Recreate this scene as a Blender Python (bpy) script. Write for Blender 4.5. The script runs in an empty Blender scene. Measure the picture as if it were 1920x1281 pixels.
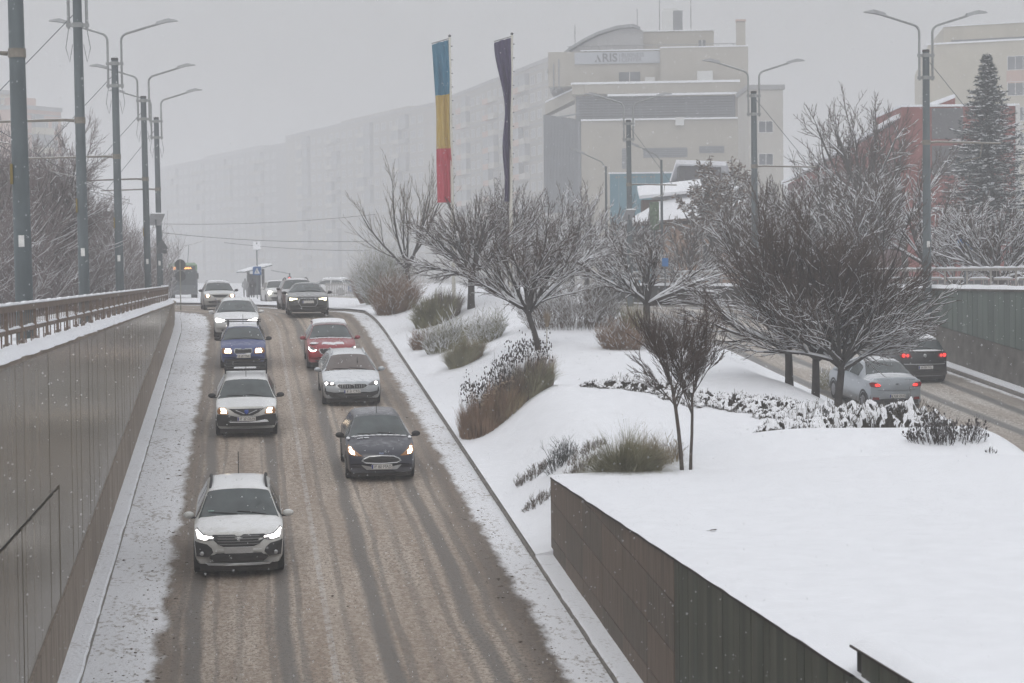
import bpy, bmesh, math, random
import numpy as np
from mathutils import Vector, Matrix

# ------------------------------------------------------------------ camera, sky, sun, exposure
scene = bpy.context.scene
COL = scene.collection
F, CX, CY = 3733.0, 960.0, 640.5            # focal length and centre in photo pixels (70 mm lens)
YAW, PITCH, ROLL, EYE = math.radians(7.6), math.radians(1.93), math.radians(.6), 1.9
_fw = np.array([math.sin(YAW)*math.cos(PITCH), math.cos(YAW)*math.cos(PITCH), -math.sin(PITCH)])
_r = np.array([math.cos(YAW), -math.sin(YAW), 0.0]); _u = np.cross(_r, _fw)
_rt = _r*math.cos(ROLL) - _u*math.sin(ROLL); _up = _u*math.cos(ROLL) + _r*math.sin(ROLL)
_C = np.array([0, 0, EYE])
cam_d = bpy.data.cameras.new('camera'); cam = bpy.data.objects.new('camera', cam_d); COL.objects.link(cam)
cam_d.sensor_width = 36; cam_d.lens = F/1920*36; cam_d.clip_start = .5; cam_d.clip_end = 6000
M4 = Matrix.Identity(4)
for i in range(3):
    M4[i][0], M4[i][1], M4[i][2], M4[i][3] = _rt[i], _up[i], -_fw[i], _C[i]
cam.matrix_world = M4
cam_d.dof.use_dof = True; cam_d.dof.focus_distance = 58; cam_d.dof.aperture_fstop = 3.2
scene.camera = cam

world = bpy.data.worlds.new('World'); scene.world = world; world.use_nodes = True
nt = world.node_tree; nt.nodes.clear()
def wn(t): return nt.nodes.new(t)
sky = wn('ShaderNodeTexSky'); sky.sky_type = 'NISHITA'; sky.sun_disc = False
SUN_EL, SUN_AZ = math.radians(42), math.radians(200)
sky.sun_elevation = SUN_EL; sky.sun_rotation = SUN_AZ; sky.dust_density = 6; sky.air_density = 2
tc = wn('ShaderNodeTexCoord'); sx = wn('ShaderNodeSeparateXYZ')
nt.links.new(tc.outputs['Generated'], sx.inputs[0])
# overcast luminance: brighter towards the zenith (CIE overcast), even all round
mr = wn('ShaderNodeMapRange'); mr.inputs[1].default_value = 0; mr.inputs[2].default_value = 1
mr.inputs[3].default_value = 1.0; mr.inputs[4].default_value = 3.1
nt.links.new(sx.outputs['Z'], mr.inputs[0])
mul = wn('ShaderNodeVectorMath'); mul.operation = 'SCALE'; mul.inputs[0].default_value = (.380, .384, .396)
nt.links.new(mr.outputs[0], mul.inputs['Scale'])
b1 = wn('ShaderNodeBackground'); b1.inputs['Strength'].default_value = 1.0
nt.links.new(mul.outputs[0], b1.inputs['Color'])
b2 = wn('ShaderNodeBackground'); b2.inputs['Strength'].default_value = .06
nt.links.new(sky.outputs[0], b2.inputs['Color'])
mx = wn('ShaderNodeMixShader'); mx.inputs[0].default_value = .06
nt.links.new(b1.outputs[0], mx.inputs[1]); nt.links.new(b2.outputs[0], mx.inputs[2])
wo = wn('ShaderNodeOutputWorld'); nt.links.new(mx.outputs[0], wo.inputs['Surface'])

sun_d = bpy.data.lights.new('sun', 'SUN'); sun_d.energy = .5; sun_d.angle = math.radians(25); sun_d.color = (1, .97, .93)
sun = bpy.data.objects.new('sun', sun_d); COL.objects.link(sun)
sun.rotation_euler = (math.pi/2 - SUN_EL, 0, math.pi - SUN_AZ)
scene.view_settings.view_transform = 'Standard'; scene.view_settings.look = 'None'
scene.view_settings.exposure = 0.0; scene.view_settings.gamma = 1.0
scene.view_settings.use_curve_mapping = False
scene.cycles.use_denoising = True
scene.cycles.max_bounces = 4; scene.cycles.diffuse_bounces = 2; scene.cycles.glossy_bounces = 2
scene.cycles.use_adaptive_sampling = True; scene.cycles.adaptive_threshold = .04; scene.cycles.adaptive_min_samples = 12
scene.cycles.transmission_bounces = 2; scene.cycles.volume_bounces = 2; scene.cycles.transparent_max_bounces = 6
scene.cycles.sample_clamp_indirect = 4.0
HAZE = 0.0022

# ------------------------------------------------------------------ placement helpers (measured point + real distance -> world)
def P(x, y, d):
    v = _C + d*(_fw + _rt*(x-CX)/F + _up*(CY-y)/F); return Vector(v)
def ray(x, y): return _fw + _rt*(x-CX)/F + _up*(CY-y)/F
def onX(x, y, X):
    v = ray(x, y); return Vector(_C + v*X/v[0])
def onZ(x, y, Z):
    v = ray(x, y); return Vector(_C + v*(Z-EYE)/v[2])
def sstep(t):
    t = min(1.0, max(0.0, t)); return t*t*(3-2*t)

# ------------------------------------------------------------------ materials
MATS = {}
def nodes_of(m):
    m.use_nodes = True; return m.node_tree, m.node_tree.nodes['Principled BSDF']
def mat(name, col, rough=.7, metal=0.0, var=.12, scale=6.0, bump=0.0, snow=None, dirt=None, emit=None, spec=None, coat=0, stretch=None):
    """col linear rgb; var = brightness variation by noise; snow=(lo,hi,amount): snow lying on upward faces; dirt=(z0,z1): road film low on the body"""
    if name in MATS: return MATS[name]
    m = bpy.data.materials.new(name); t, p = nodes_of(m); N, L = t.nodes, t.links
    p.inputs['Roughness'].default_value = rough; p.inputs['Metallic'].default_value = metal
    if spec is not None: p.inputs['Specular IOR Level'].default_value = spec
    if coat: p.inputs['Coat Weight'].default_value = coat; p.inputs['Coat Roughness'].default_value = .08
    if emit:
        p.inputs['Emission Color'].default_value = (*emit[0], 1); p.inputs['Emission Strength'].default_value = emit[1]; m.cycles.emission_sampling = 'NONE'
    tcn = N.new('ShaderNodeTexCoord')
    src = tcn.outputs['Object']
    if stretch:
        mp = N.new('ShaderNodeMapping'); mp.inputs['Scale'].default_value = stretch; L.new(src, mp.inputs['Vector']); src = mp.outputs[0]
    nz = N.new('ShaderNodeTexNoise'); nz.inputs['Scale'].default_value = scale; nz.inputs['Detail'].default_value = 5
    L.new(src, nz.inputs['Vector'])
    r = N.new('ShaderNodeMapRange'); r.inputs[1].default_value = .3; r.inputs[2].default_value = .7
    r.inputs[3].default_value = 1-var; r.inputs[4].default_value = 1+var
    L.new(nz.outputs['Fac'], r.inputs[0])
    sc = N.new('ShaderNodeVectorMath'); sc.operation = 'SCALE'; sc.inputs[0].default_value = col
    L.new(r.outputs[0], sc.inputs['Scale']); out = sc.outputs[0]
    if dirt:
        sp = N.new('ShaderNodeSeparateXYZ'); L.new(tcn.outputs['Object'], sp.inputs[0])
        dr = N.new('ShaderNodeMapRange'); dr.inputs[1].default_value = dirt[0]; dr.inputs[2].default_value = dirt[1]
        dr.inputs[3].default_value = dirt[2] if len(dirt) > 2 else .75; dr.inputs[4].default_value = 0
        L.new(sp.outputs['Z'], dr.inputs[0])
        dm = N.new('ShaderNodeMath'); dm.operation = 'MULTIPLY'; L.new(dr.outputs[0], dm.inputs[0]); L.new(r.outputs[0], dm.inputs[1])
        mxd = N.new('ShaderNodeMix'); mxd.data_type = 'RGBA'; mxd.inputs['B'].default_value = (.16, .145, .13, 1)
        L.new(dm.outputs[0], mxd.inputs['Factor']); L.new(out, mxd.inputs['A']); out = mxd.outputs['Result']
    if snow:
        lo, hi, amt = snow
        g = N.new('ShaderNodeNewGeometry'); s2 = N.new('ShaderNodeSeparateXYZ'); L.new(g.outputs['Normal'], s2.inputs[0])
        n2 = N.new('ShaderNodeTexNoise'); n2.inputs['Scale'].default_value = scale*1.7; n2.inputs['Detail'].default_value = 6
        L.new(tcn.outputs['Object'], n2.inputs['Vector'])
        ad = N.new('ShaderNodeMath'); ad.operation = 'MULTIPLY_ADD'; ad.inputs[1].default_value = .5
        L.new(n2.outputs['Fac'], ad.inputs[0]); L.new(s2.outputs['Z'], ad.inputs[2])
        sr = N.new('ShaderNodeMapRange'); sr.inputs[1].default_value = lo+.25; sr.inputs[2].default_value = hi+.25
        sr.inputs[3].default_value = 0; sr.inputs[4].default_value = amt
        L.new(ad.outputs[0], sr.inputs[0])
        ms = N.new('ShaderNodeMix'); ms.data_type = 'RGBA'; ms.inputs['B'].default_value = (.80, .815, .84, 1)
        L.new(sr.outputs[0], ms.inputs['Factor']); L.new(out, ms.inputs['A']); out = ms.outputs['Result']
    L.new(out, p.inputs['Base Color'])
    if bump:
        b = N.new('ShaderNodeBump'); b.inputs['Strength'].default_value = 1; b.inputs['Distance'].default_value = bump
        L.new(nz.outputs['Fac'], b.inputs['Height']); L.new(b.outputs[0], p.inputs['Normal'])
    MATS[name] = m; return m

SNOW = mat('snow', (.80, .815, .85), .85, var=.03, scale=2.5, bump=.02)
SNOW_FINE = mat('snow_fine', (.80, .81, .84), .85, var=.06, scale=9, bump=.02)

# ------------------------------------------------------------------ mesh builders
def np_mesh(name, V, faces_groups):
    """V (n,3); faces_groups = list of int arrays (m,k)"""
    me = bpy.data.meshes.new(name)
    V = np.asarray(V, dtype=np.float32)
    me.vertices.add(len(V)); me.vertices.foreach_set('co', V.ravel())
    loops = np.concatenate([f.ravel() for f in faces_groups]).astype(np.int32)
    tot = np.concatenate([np.full(len(f), f.shape[1]) for f in faces_groups]).astype(np.int32)
    st = np.concatenate([[0], np.cumsum(tot)[:-1]]).astype(np.int32)
    me.loops.add(len(loops)); me.loops.foreach_set('vertex_index', loops)
    me.polygons.add(len(tot)); me.polygons.foreach_set('loop_start', st); me.polygons.foreach_set('loop_total', tot)
    me.update(calc_edges=True)
    return me
class MB:
    def __init__(s): s.v = []; s.f = []
    def add(s, vs, fs):
        o = len(s.v); s.v.extend([tuple(p) for p in vs]); s.f.extend([tuple(i+o for i in f) for f in fs]); return s
    def box(s, x0, x1, y0, y1, z0, z1):
        return s.add([(x0,y0,z0),(x1,y0,z0),(x1,y1,z0),(x0,y1,z0),(x0,y0,z1),(x1,y0,z1),(x1,y1,z1),(x0,y1,z1)],
                     [(0,3,2,1),(4,5,6,7),(0,1,5,4),(1,2,6,5),(2,3,7,6),(3,0,4,7)])
    def cbox(s, x0, x1, y0, y1, z0, z1, c=.02):
        """box with chamfered vertical/top edges"""
        def ring(a, z): return [(x0+a,y0+a,z),(x1-a,y0+a,z),(x1-a,y1-a,z),(x0+a,y1-a,z)]
        vs = ring(0, z0)+ring(0, z1-c)+ring(c, z1)
        fs = [(0,3,2,1),(8,9,10,11)]
        for k in (0, 4):
            for i in range(4): fs.append((k+i, k+(i+1) % 4, k+4+(i+1) % 4, k+4+i))
        return s.add(vs, fs)
    def tube(s, pts, r, n=8, cap=True):
        pts = [Vector(p) for p in pts]; rs = r if isinstance(r, (list, tuple)) else [r]*len(pts)
        vs = []; fs = []
        a0 = None
        for i, p in enumerate(pts):
            t = (pts[min(i+1, len(pts)-1)] - pts[max(i-1, 0)]).normalized()
            a = Vector((0, 0, 1)) if abs(t.z) < .9 else Vector((1, 0, 0))
            if a0 is not None: a = a0
            b = t.cross(a).normalized(); a = b.cross(t).normalized(); a0 = a
            for k in range(n):
                g = 2*math.pi*k/n; vs.append(p + (a*math.cos(g) + b*math.sin(g))*rs[i])
        for i in range(len(pts)-1):
            for k in range(n): fs.append((i*n+k, i*n+(k+1) % n, (i+1)*n+(k+1) % n, (i+1)*n+k))
        if cap: fs.append(tuple(range(n))[::-1]); fs.append(tuple((len(pts)-1)*n+k for k in range(n)))
        return s.add(vs, fs)
    def prism(s, poly, axis, a0, a1):
        """poly of 2d points extruded along axis ('x','y','z') from a0 to a1"""
        def q(u, v, a): return {'x': (a, u, v), 'y': (u, a, v), 'z': (u, v, a)}[axis]
        n = len(poly); vs = [q(u, v, a0) for u, v in poly]+[q(u, v, a1) for u, v in poly]
        fs = [tuple(range(n))[::-1], tuple(range(n, 2*n))]+[(i, (i+1) % n, n+(i+1) % n, n+i) for i in range(n)]
        return s.add(vs, fs)
    def grid(s, fn, nu, nv):
        vs = [fn(i/nu, j/nv) for i in range(nu+1) for j in range(nv+1)]
        fs = [(i*(nv+1)+j, (i+1)*(nv+1)+j, (i+1)*(nv+1)+j+1, i*(nv+1)+j+1) for i in range(nu) for j in range(nv)]
        return s.add(vs, fs)
    def ball(s, c, rx, ry, rz, n=8, m=5):
        return s.grid(lambda u, v: (c[0]+rx*math.cos(2*math.pi*u)*math.sin(math.pi*v), c[1]+ry*math.sin(2*math.pi*u)*math.sin(math.pi*v), c[2]+rz*math.cos(math.pi*v)), n, m)
    def mesh(s, name='m', smooth=False):
        me = bpy.data.meshes.new(name); me.from_pydata(s.v, [], s.f)
        bm = bmesh.new(); bm.from_mesh(me); bmesh.ops.recalc_face_normals(bm, faces=bm.faces); bm.to_mesh(me); bm.free()
        if smooth: smooth_mesh(me)
        return me
    def build(s, name, m, parent=None, smooth=False, loc=None):
        return link(name, s.mesh(name, smooth), m, parent, loc)
def smooth_mesh(me, ang=35):
    me.polygons.foreach_set('use_smooth', [True]*len(me.polygons))
    try: me.set_sharp_from_angle(angle=math.radians(ang))
    except Exception: pass
MASS = {'twigs', 'leaves', 'seed_head', 'plume', 'stems', 'blade', 'dry_blade', 'russet_blade', 'green_blade', 'stalk', 'branch_snow', 'needles_snow', 'snow_line'}
def link(name, me, m, parent=None, loc=None, rot=None, scl=None):
    o = bpy.data.objects.new(name, me); COL.objects.link(o)
    if m is not None and not me.materials: me.materials.append(m)
    if name in MASS: o['kind'] = 'stuff'
    o.parent = parent
    if loc is not None: o.location = loc
    if rot is not None: o.rotation_euler = rot
    if scl is not None: o.scale = scl
    return o
def tag(o, label=None, cat=None, group=None, kind=None):
    if label: o['label'] = label
    if cat: o['category'] = cat
    if group: o['group'] = group
    if kind: o['kind'] = kind
    return o
def thing(name, loc, label, cat, group=None, rot=(0, 0, 0)):
    o = bpy.data.objects.new(name, None); COL.objects.link(o); o.location = loc; o.rotation_euler = rot
    o.empty_display_size = .2
    return tag(o, label, cat, group)
def text(name, body, size, m, parent, loc, rot, ext=.004, align='CENTER', bold=0.0, sx=1.0):
    c = bpy.data.curves.new(name, 'FONT'); c.body = body; c.size = size; c.align_x = align; c.align_y = 'CENTER'
    c.extrude = ext; c.offset = bold; c.resolution_u = 3
    tmp = bpy.data.objects.new(name, c); COL.objects.link(tmp)
    me = bpy.data.meshes.new_from_object(tmp); bpy.data.objects.remove(tmp)
    me.materials.clear(); me.materials.append(m)
    o = bpy.data.objects.new(name, me); COL.objects.link(o); o.parent = parent; o.location = loc; o.rotation_euler = rot
    o.scale = (sx, 1, 1)
    return o
def dup(root, loc, rz, label=None, group=None, s=1.0):
    r = root.copy(); COL.objects.link(r); r.location = loc; r.rotation_euler = (0, 0, rz); r.scale = (s, s, s)
    if label: r['label'] = label
    if group: r['group'] = group
    for ch in root.children:
        c = ch.copy(); COL.objects.link(c); c.parent = r
        for g in ch.children:
            d = g.copy(); COL.objects.link(d); d.parent = c
    return r
# ------------------------------------------------------------------ terrain: both ramps climb away from the tunnel mouth
SLOPE = .0792
def road_z(y):
    z = -7.2 + SLOPE*y
    if y < 20: z = -7.2+SLOPE*20 - (20-y)*.02
    t = (y-86)/16
    if t > 0:                                   # crest
        top = .12
        if t >= 1: return top
        z = (-7.2+SLOPE*y)*(1-sstep(t)) + top*sstep(t)
        z = min(z, top+.04)
    return z
def bend(y):                                    # both carriageways swing left past the crest
    return -((max(0, y-84))**2)*.0042 if y < 160 else -((76)**2)*.0042 - (y-160)*.62
def rbend(y):
    t = max(0, y-74); return -t*t/(t+14)*.17
def kerb_r(y): return 5.8 + bend(y)
def med_edge(y): return 18.5 + rbend(y)         # right kerb of the planted median
def gauss(v, c, s): return math.exp(-((v-c)/s)**2)
def median_z(x, y):
    """snow surface of the planted strip between the two ramps"""
    l, r = kerb_r(y), med_edge(y)
    u = x - l; w = r - x
    k = sstep((y-56)/14)
    a = sstep((u-.05)/(2.5+.5*sstep((y-46)/5)+2.1*k))*sstep((w+.1)/(2.2+2.2*sstep((y-45)/7)))
    h = 1.52 - .18*k
    h += .46*(gauss(y, 43.2, 3.0) if y < 43.2 else gauss(y, 43.2, 1.7))*sstep((x-8.4)/4.2) - .24*gauss(y, 48.4, 2.6)*(1-sstep((x-11.5)/2.5)) - .16*gauss(y, 41.0, 1.3)*(1-sstep((x-7.6)/2.2))
    h -= .10*gauss(y, 48.6, 2.0) - .14*gauss(y, 53.6, 2.6)
    h -= .42*gauss(y, 59.0, 3.4)*(1-sstep((x-9)/3))
    h += .12*gauss(y, 71.5, 4) - .42*gauss(y, 79, 4.5)
    h *= 1-.62*sstep((y-86)/14)
    return road_z(y)+.13+a*h + .025*math.sin(x*.9+y*.37)*a
DECK_Z, DECK_Y1, WALL_X = -2.33, 40.6, 6.2
def surface_z(x, y):
    if y > 41.0 and kerb_r(y) < x < med_edge(y): return median_z(x, y)
    if x < -3.3: return .3
    if x > 25.7+rbend(y): return .35
    return road_z(y)
def hit(px, py, off=0.0, d0=38, d1=170):
    """first point of the snow surface seen along a line of sight"""
    v = ray(px, py); d = d0
    while d < d1:
        p = _C+v*d
        if p[2] <= surface_z(p[0], p[1])+off: return Vector(p)
        d += .1
    return Vector(_C+v*d1)

# ---- ground sheet round the cut
def ground():
    mb = MB()
    def quad(x0, x1, y0, y1, z, nx=1, ny=1):
        mb.grid(lambda u, v: (x0+(x1-x0)*u, y0+(y1-y0)*v, z), nx, ny)
    quad(-900, -3.32, -60, 103, .05, 6, 4)
    # right side follows the bend of the wall
    mb.grid(lambda u, v: (25.75+rbend(-60+163*v)+(900)*u, -60+163*v, .06), 6, 40)
    quad(-900, 900, 103, 1500, .04, 10, 10)
    return mb.build('ground', GROUND)
def snow_material(name, dirt_amt, c2=(.23, .21, .19), scale=1.2, lo=.52, hi=.62, fine=18):
    m = bpy.data.materials.new(name); t, p = nodes_of(m); N, L = t.nodes, t.links
    p.inputs['Roughness'].default_value = .85
    g = N.new('ShaderNodeNewGeometry')
    n1 = N.new('ShaderNodeTexNoise'); n1.inputs['Scale'].default_value = scale; n1.inputs['Detail'].default_value = 8; n1.inputs['Roughness'].default_value = .7
    n2 = N.new('ShaderNodeTexNoise'); n2.inputs['Scale'].default_value = fine; n2.inputs['Detail'].default_value = 4
    L.new(g.outputs['Position'], n1.inputs['Vector']); L.new(g.outputs['Position'], n2.inputs['Vector'])
    ad = N.new('ShaderNodeMath'); ad.operation = 'MULTIPLY_ADD'; ad.inputs[1].default_value = .5
    L.new(n2.outputs['Fac'], ad.inputs[0])
    h = N.new('ShaderNodeMath'); h.operation = 'MULTIPLY'; h.inputs[1].default_value = .5
    L.new(n1.outputs['Fac'], h.inputs[0]); L.new(h.outputs[0], ad.inputs[2])
    r = N.new('ShaderNodeMapRange'); r.inputs[1].default_value = lo; r.inputs[2].default_value = hi; r.inputs[4].default_value = dirt_amt
    L.new(ad.outputs[0], r.inputs[0])
    mxn = N.new('ShaderNodeMix'); mxn.data_type = 'RGBA'; mxn.inputs['A'].default_value = (.79, .805, .84, 1); mxn.inputs['B'].default_value = (*c2, 1)
    L.new(r.outputs[0], mxn.inputs['Factor']); L.new(mxn.outputs['Result'], p.inputs['Base Color'])
    b = N.new('ShaderNodeBump'); b.inputs['Distance'].default_value = .03; b.inputs['Strength'].default_value = .8
    L.new(n2.outputs['Fac'], b.inputs['Height']); L.new(b.outputs[0], p.inputs['Normal'])
    return m
GROUND = snow_material('trodden_snow', .6, (.35, .33, .31), .25, .5, .62, 3)
tag(ground(), kind='structure')

# ---- carriageways: slush, wheel tracks, snow left along the gutters (u = metres from the carriageway's own axis)
def road_material(name, tracks, e0, e1, slush=(.300, .236, .186), light=(.51, .445, .38), dark=(.085, .079, .073), snow_mid=0.0, marks=()):
    m = bpy.data.materials.new(name); t, p = nodes_of(m); N, L = t.nodes, t.links
    def math_(op, a, b=None, c=None):
        n = N.new('ShaderNodeMath'); n.operation = op
        for i, q in enumerate((a, b, c)):
            if q is None: continue
            if isinstance(q, (int, float)): n.inputs[i].default_value = q
            else: L.new(q, n.inputs[i])
        return n.outputs[0]
    def rng(v, a, b, c=0, d=1):
        n = N.new('ShaderNodeMapRange'); n.interpolation_type = 'SMOOTHSTEP'
        n.inputs[1].default_value = a; n.inputs[2].default_value = b; n.inputs[3].default_value = c; n.inputs[4].default_value = d
        L.new(v, n.inputs[0]); return n.outputs[0]
    def mixc(f, a, b):
        n = N.new('ShaderNodeMix'); n.data_type = 'RGBA'
        for k, q in (('A', a), ('B', b)):
            if isinstance(q, tuple): n.inputs[k].default_value = (*q, 1)
            else: L.new(q, n.inputs[k])
        L.new(f, n.inputs['Factor']); return n.outputs['Result']
    uv = N.new('ShaderNodeUVMap'); uv.uv_map = 'UVMap'
    sp = N.new('ShaderNodeSeparateXYZ'); L.new(uv.outputs[0], sp.inputs[0]); U, Vv = sp.outputs['X'], sp.outputs['Y']
    def noise(scale, sx=1.0, sy=1.0, det=6, rough=.6):
        mp = N.new('ShaderNodeMapping'); mp.inputs['Scale'].default_value = (sx, sy, 1); L.new(uv.outputs[0], mp.inputs['Vector'])
        n = N.new('ShaderNodeTexNoise'); n.inputs['Scale'].default_value = scale; n.inputs['Detail'].default_value = det; n.inputs['Roughness'].default_value = rough
        L.new(mp.outputs[0], n.inputs['Vector']); return n.outputs['Fac']
    streak = noise(2.2, 1, .05, 5); fine = noise(7, 1, .6, 8, .75); grit = noise(16, 1, .7, 3); big = noise(.35, 1, .3, 3)
    col = mixc(rng(math_('ADD', math_('MULTIPLY', fine, .6), math_('MULTIPLY', streak, .4)), .40, .60), slush, light)
    col = mixc(rng(math_('ADD', grit, math_('MULTIPLY', big, .25)), .63, .72, 0, .75), col, (.16, .13, .11))
    col = mixc(rng(noise(.55, 1, .22, 4, .6), .38, .62, 0, .55), col, mixc(rng(fine, .35, .6), (.225, .178, .142), (.36, .30, .25)))
    tm = None
    wob = math_('MULTIPLY', math_('SUBTRACT', noise(.13, .01, 1, 3), .5), .22)
    Uw = math_('ADD', U, wob)
    for (c, w, a) in tracks:
        w2 = math_('MULTIPLY', math_('SUBTRACT', noise(.10+.05*abs(math.sin(c*37)), .01, 1, 3), .5), .30*math.sin(c*53))
        d = math_('ABSOLUTE', math_('SUBTRACT', math_('ADD', Uw, w2), c))
        k = rng(math_('ADD', d, math_('MULTIPLY', math_('SUBTRACT', streak, .5), .22)), w*.45, w*1.35, a, 0)
        tm = k if tm is None else math_('MAXIMUM', tm, k)
    tm = math_('MULTIPLY', tm, rng(fine, .2, .55, .55, 1))
    col = mixc(tm, col, dark)
    for (c, w) in marks:
        d = math_('ABSOLUTE', math_('SUBTRACT', U, c))
        k = math_('MULTIPLY', rng(d, w*.6, w, .5, 0), rng(fine, .4, .6, 0.2, 1))
        col = mixc(k, col, (.55, .55, .55))
    # gutter snow with ragged edge and grit
    rag = math_('MULTIPLY', math_('SUBTRACT', noise(1.4, 1, .5, 6, .7), .5), .8)
    ed = math_('MAXIMUM', rng(math_('ADD', U, rag), e0-.10, e0+.14, 1, 0), rng(math_('ADD', U, rag), e1-.14, e1+.10, 0, 1))
    speck = rng(math_('ADD', math_('MULTIPLY', noise(8, 1, .7, 5, .7), .7), math_('MULTIPLY', noise(1.1, 1, .6, 4), .3)), .525, .60, 0, .7)
    gs = mixc(speck, (.76, .77, .80), (.27, .235, .205))
    band = math_('MULTIPLY', math_('MAXIMUM', rng(math_('ADD', U, rag), e0+.1, e0+.7, .65, 0), math_('MULTIPLY', rng(math_('ADD', U, rag), e1-1.15, e1-.1, 0, .97), rng(Vv, 34, 62, 1, .55))), rng(fine, .3, .55, .45, 1))
    col = mixc(band, col, (.115, .095, .08))
    col = mixc(ed, col, gs)
    if snow_mid: col = mixc(rng(noise(1.0, 1, .12, 6), .45, .65, 0, snow_mid), col, (.70, .69, .67))
    L.new(col, p.inputs['Base Color'])
    L.new(math_('SUBTRACT', .85, math_('MULTIPLY', tm, .35)), p.inputs['Roughness'])
    b = N.new('ShaderNodeBump'); b.inputs['Distance'].default_value = .035; b.inputs['Strength'].default_value = .9
    L.new(math_('ADD', math_('SUBTRACT', fine, math_('MULTIPLY', tm, .5)), math_('MULTIPLY', grit, .4)), b.inputs['Height']); L.new(b.outputs[0], p.inputs['Normal'])
    return m
def carriageway(name, m, x0, x1, shift, y0, y1, nx=34, dy=1.0, zoff=0.0):
    ys = np.arange(y0, y1+.01, dy); us = np.linspace(x0, x1, nx)
    V = [(u+shift(y), y, road_z(y)+zoff) for y in ys for u in us]
    n = nx; fs = np.array([(i*n+j, i*n+j+1, (i+1)*n+j+1, (i+1)*n+j) for i in range(len(ys)-1) for j in range(n-1)])
    me = np_mesh(name, np.array(V), [fs]); uvl = me.uv_layers.new(name='UVMap')
    uv = np.array([(u, y) for y in ys for u in us], dtype=np.float32)
    uvl.data.foreach_set('uv', uv[fs.ravel()].ravel())
    return tag(link(name, me, m), kind='structure')
carriageway('road', road_material('slush_road', [(-.98, .17, .82), (.60, .17, .82), (2.3, .18, .82), (4.0, .18, .78), (3.1, .1, .3), (-.2, .08, .25), (-1.27, .07, .45), (.88, .07, .5), (.35, .05, .4), (1.72, .08, .4), (2.62, .07, .5), (3.62, .08, .45), (4.42, .10, .55), (-.62, .05, .4), (4.8, .1, .4)], -1.6, 5.15, marks=((1.38, .07),)), -2.75, 5.85, bend, 6, 170)
carriageway('road_uphill', road_material('slush_road_uphill', [(19.0, .24, 1), (20.55, .24, 1), (22.2, .24, 1), (23.8, .24, 1)], 17.9, 24.8, slush=(.42, .385, .345), light=(.66, .64, .61), dark=(.16, .155, .15)), 18.3, 25.7, rbend, 6, 190, zoff=.004)

# ---- kerbs and the ledges under the walls, snow on top
def strip(name, m, f0, f1, z0, z1, y0, y1, dy=1.0, rough=0.0, seed=1, kind='structure'):
    """long bar between lateral positions f0(y), f1(y), from road_z+z0 to road_z+z1"""
    rnd = random.Random(seed); mb = MB(); ys = list(np.arange(y0, y1+.01, dy)); vs = []; fs = []
    for y in ys:
        j = lambda: rnd.uniform(-rough, rough)
        z = road_z(y); a, b = f0(y)+j(), f1(y)+j()
        vs += [(a, y, z+z0), (a, y, z+z1-.02), (a+.03, y, z+z1+j()*.3), (b-.03, y, z+z1+j()*.3), (b, y, z+z1-.02), (b, y, z+z0)]
    for i in range(len(ys)-1):
        for k in range(5): fs.append((i*6+k, i*6+k+1, (i+1)*6+k+1, (i+1)*6+k))
    fs += [tuple(range(6)), tuple((len(ys)-1)*6+k for k in range(6))[::-1]]
    mb.add(vs, fs); return tag(mb.build(name, m), kind=kind)
KERB = mat('kerb_concrete', (.19, .175, .16), .9, var=.25, scale=8, bump=.01)
LEDGE = snow_material('ledge_snow', .5, (.3, .27, .24), 1.4, .56, .63, 14)
strip('kerb', KERB, lambda y: 5.80+bend(y), lambda y: 5.90+bend(y), -.25, .085, 6, 150, 1.0, .004)
strip('kerb', KERB, lambda y: -2.78+bend(y), lambda y: -2.725+bend(y), -.25, .05, 6, 99, 1.0, .004)
strip('ledge_snow', LEDGE, lambda y: -3.14+bend(y), lambda y: -2.745+bend(y), -.25, .085, 6, 99, .5, .012, 3)
strip('kerb', KERB, lambda y: 18.40+rbend(y), lambda y: 18.50+rbend(y), -.25, .09, 41, 130, 1.0, .004)
strip('kerb', KERB, lambda y: 25.0+rbend(y), lambda y: 25.12+rbend(y), -.25, .12, 30, 130, 1.0, .004)
strip('ledge_snow', LEDGE, lambda y: 25.125+rbend(y), lambda y: 25.75+rbend(y), -.25, .15, 30, 130, .5, .012, 4)
strip('ledge_snow', LEDGE, lambda y: 5.825, lambda y: 6.24, -.25, .115, 6, 40.4, .4, .01, 5)

# ---- median snow
def median():
    ys = np.concatenate([[40.39, 40.40], np.arange(40.7, 62, .3), np.arange(62, 104.1, .6)]); nx = 44
    V = []
    for y in ys:
        l, r = kerb_r(y)+.03, med_edge(y)-.04
        for i in range(nx+1):
            x = l+(r-l)*i/nx; V.append((x, y, median_z(x, y)+.01 if y > 40.395 else road_z(y)-.4))
        # far skirt
    n = nx+1
    fs = np.array([(i*n+j, i*n+j+1, (i+1)*n+j+1, (i+1)*n+j) for i in range(len(ys)-1) for j in range(nx)])
    me = np_mesh('median_snow', np.array(V), [fs]); smooth_mesh(me, 80)
    o = tag(link('median_snow', me, SNOW), kind='structure')
    # narrow tail of the median past the crest
    mb = MB(); mb.grid(lambda u, v: (kerb_r(103.8+50*v)+.1+(max(1.0, (med_edge(103.8+50*v)-kerb_r(103.8+50*v)))-.2)*u, 103.8+50*v, .27+.1*math.sin(math.pi*u)), 8, 20)
    tag(mb.build('median_snow', SNOW, smooth=True), kind='structure')
median()
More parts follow.
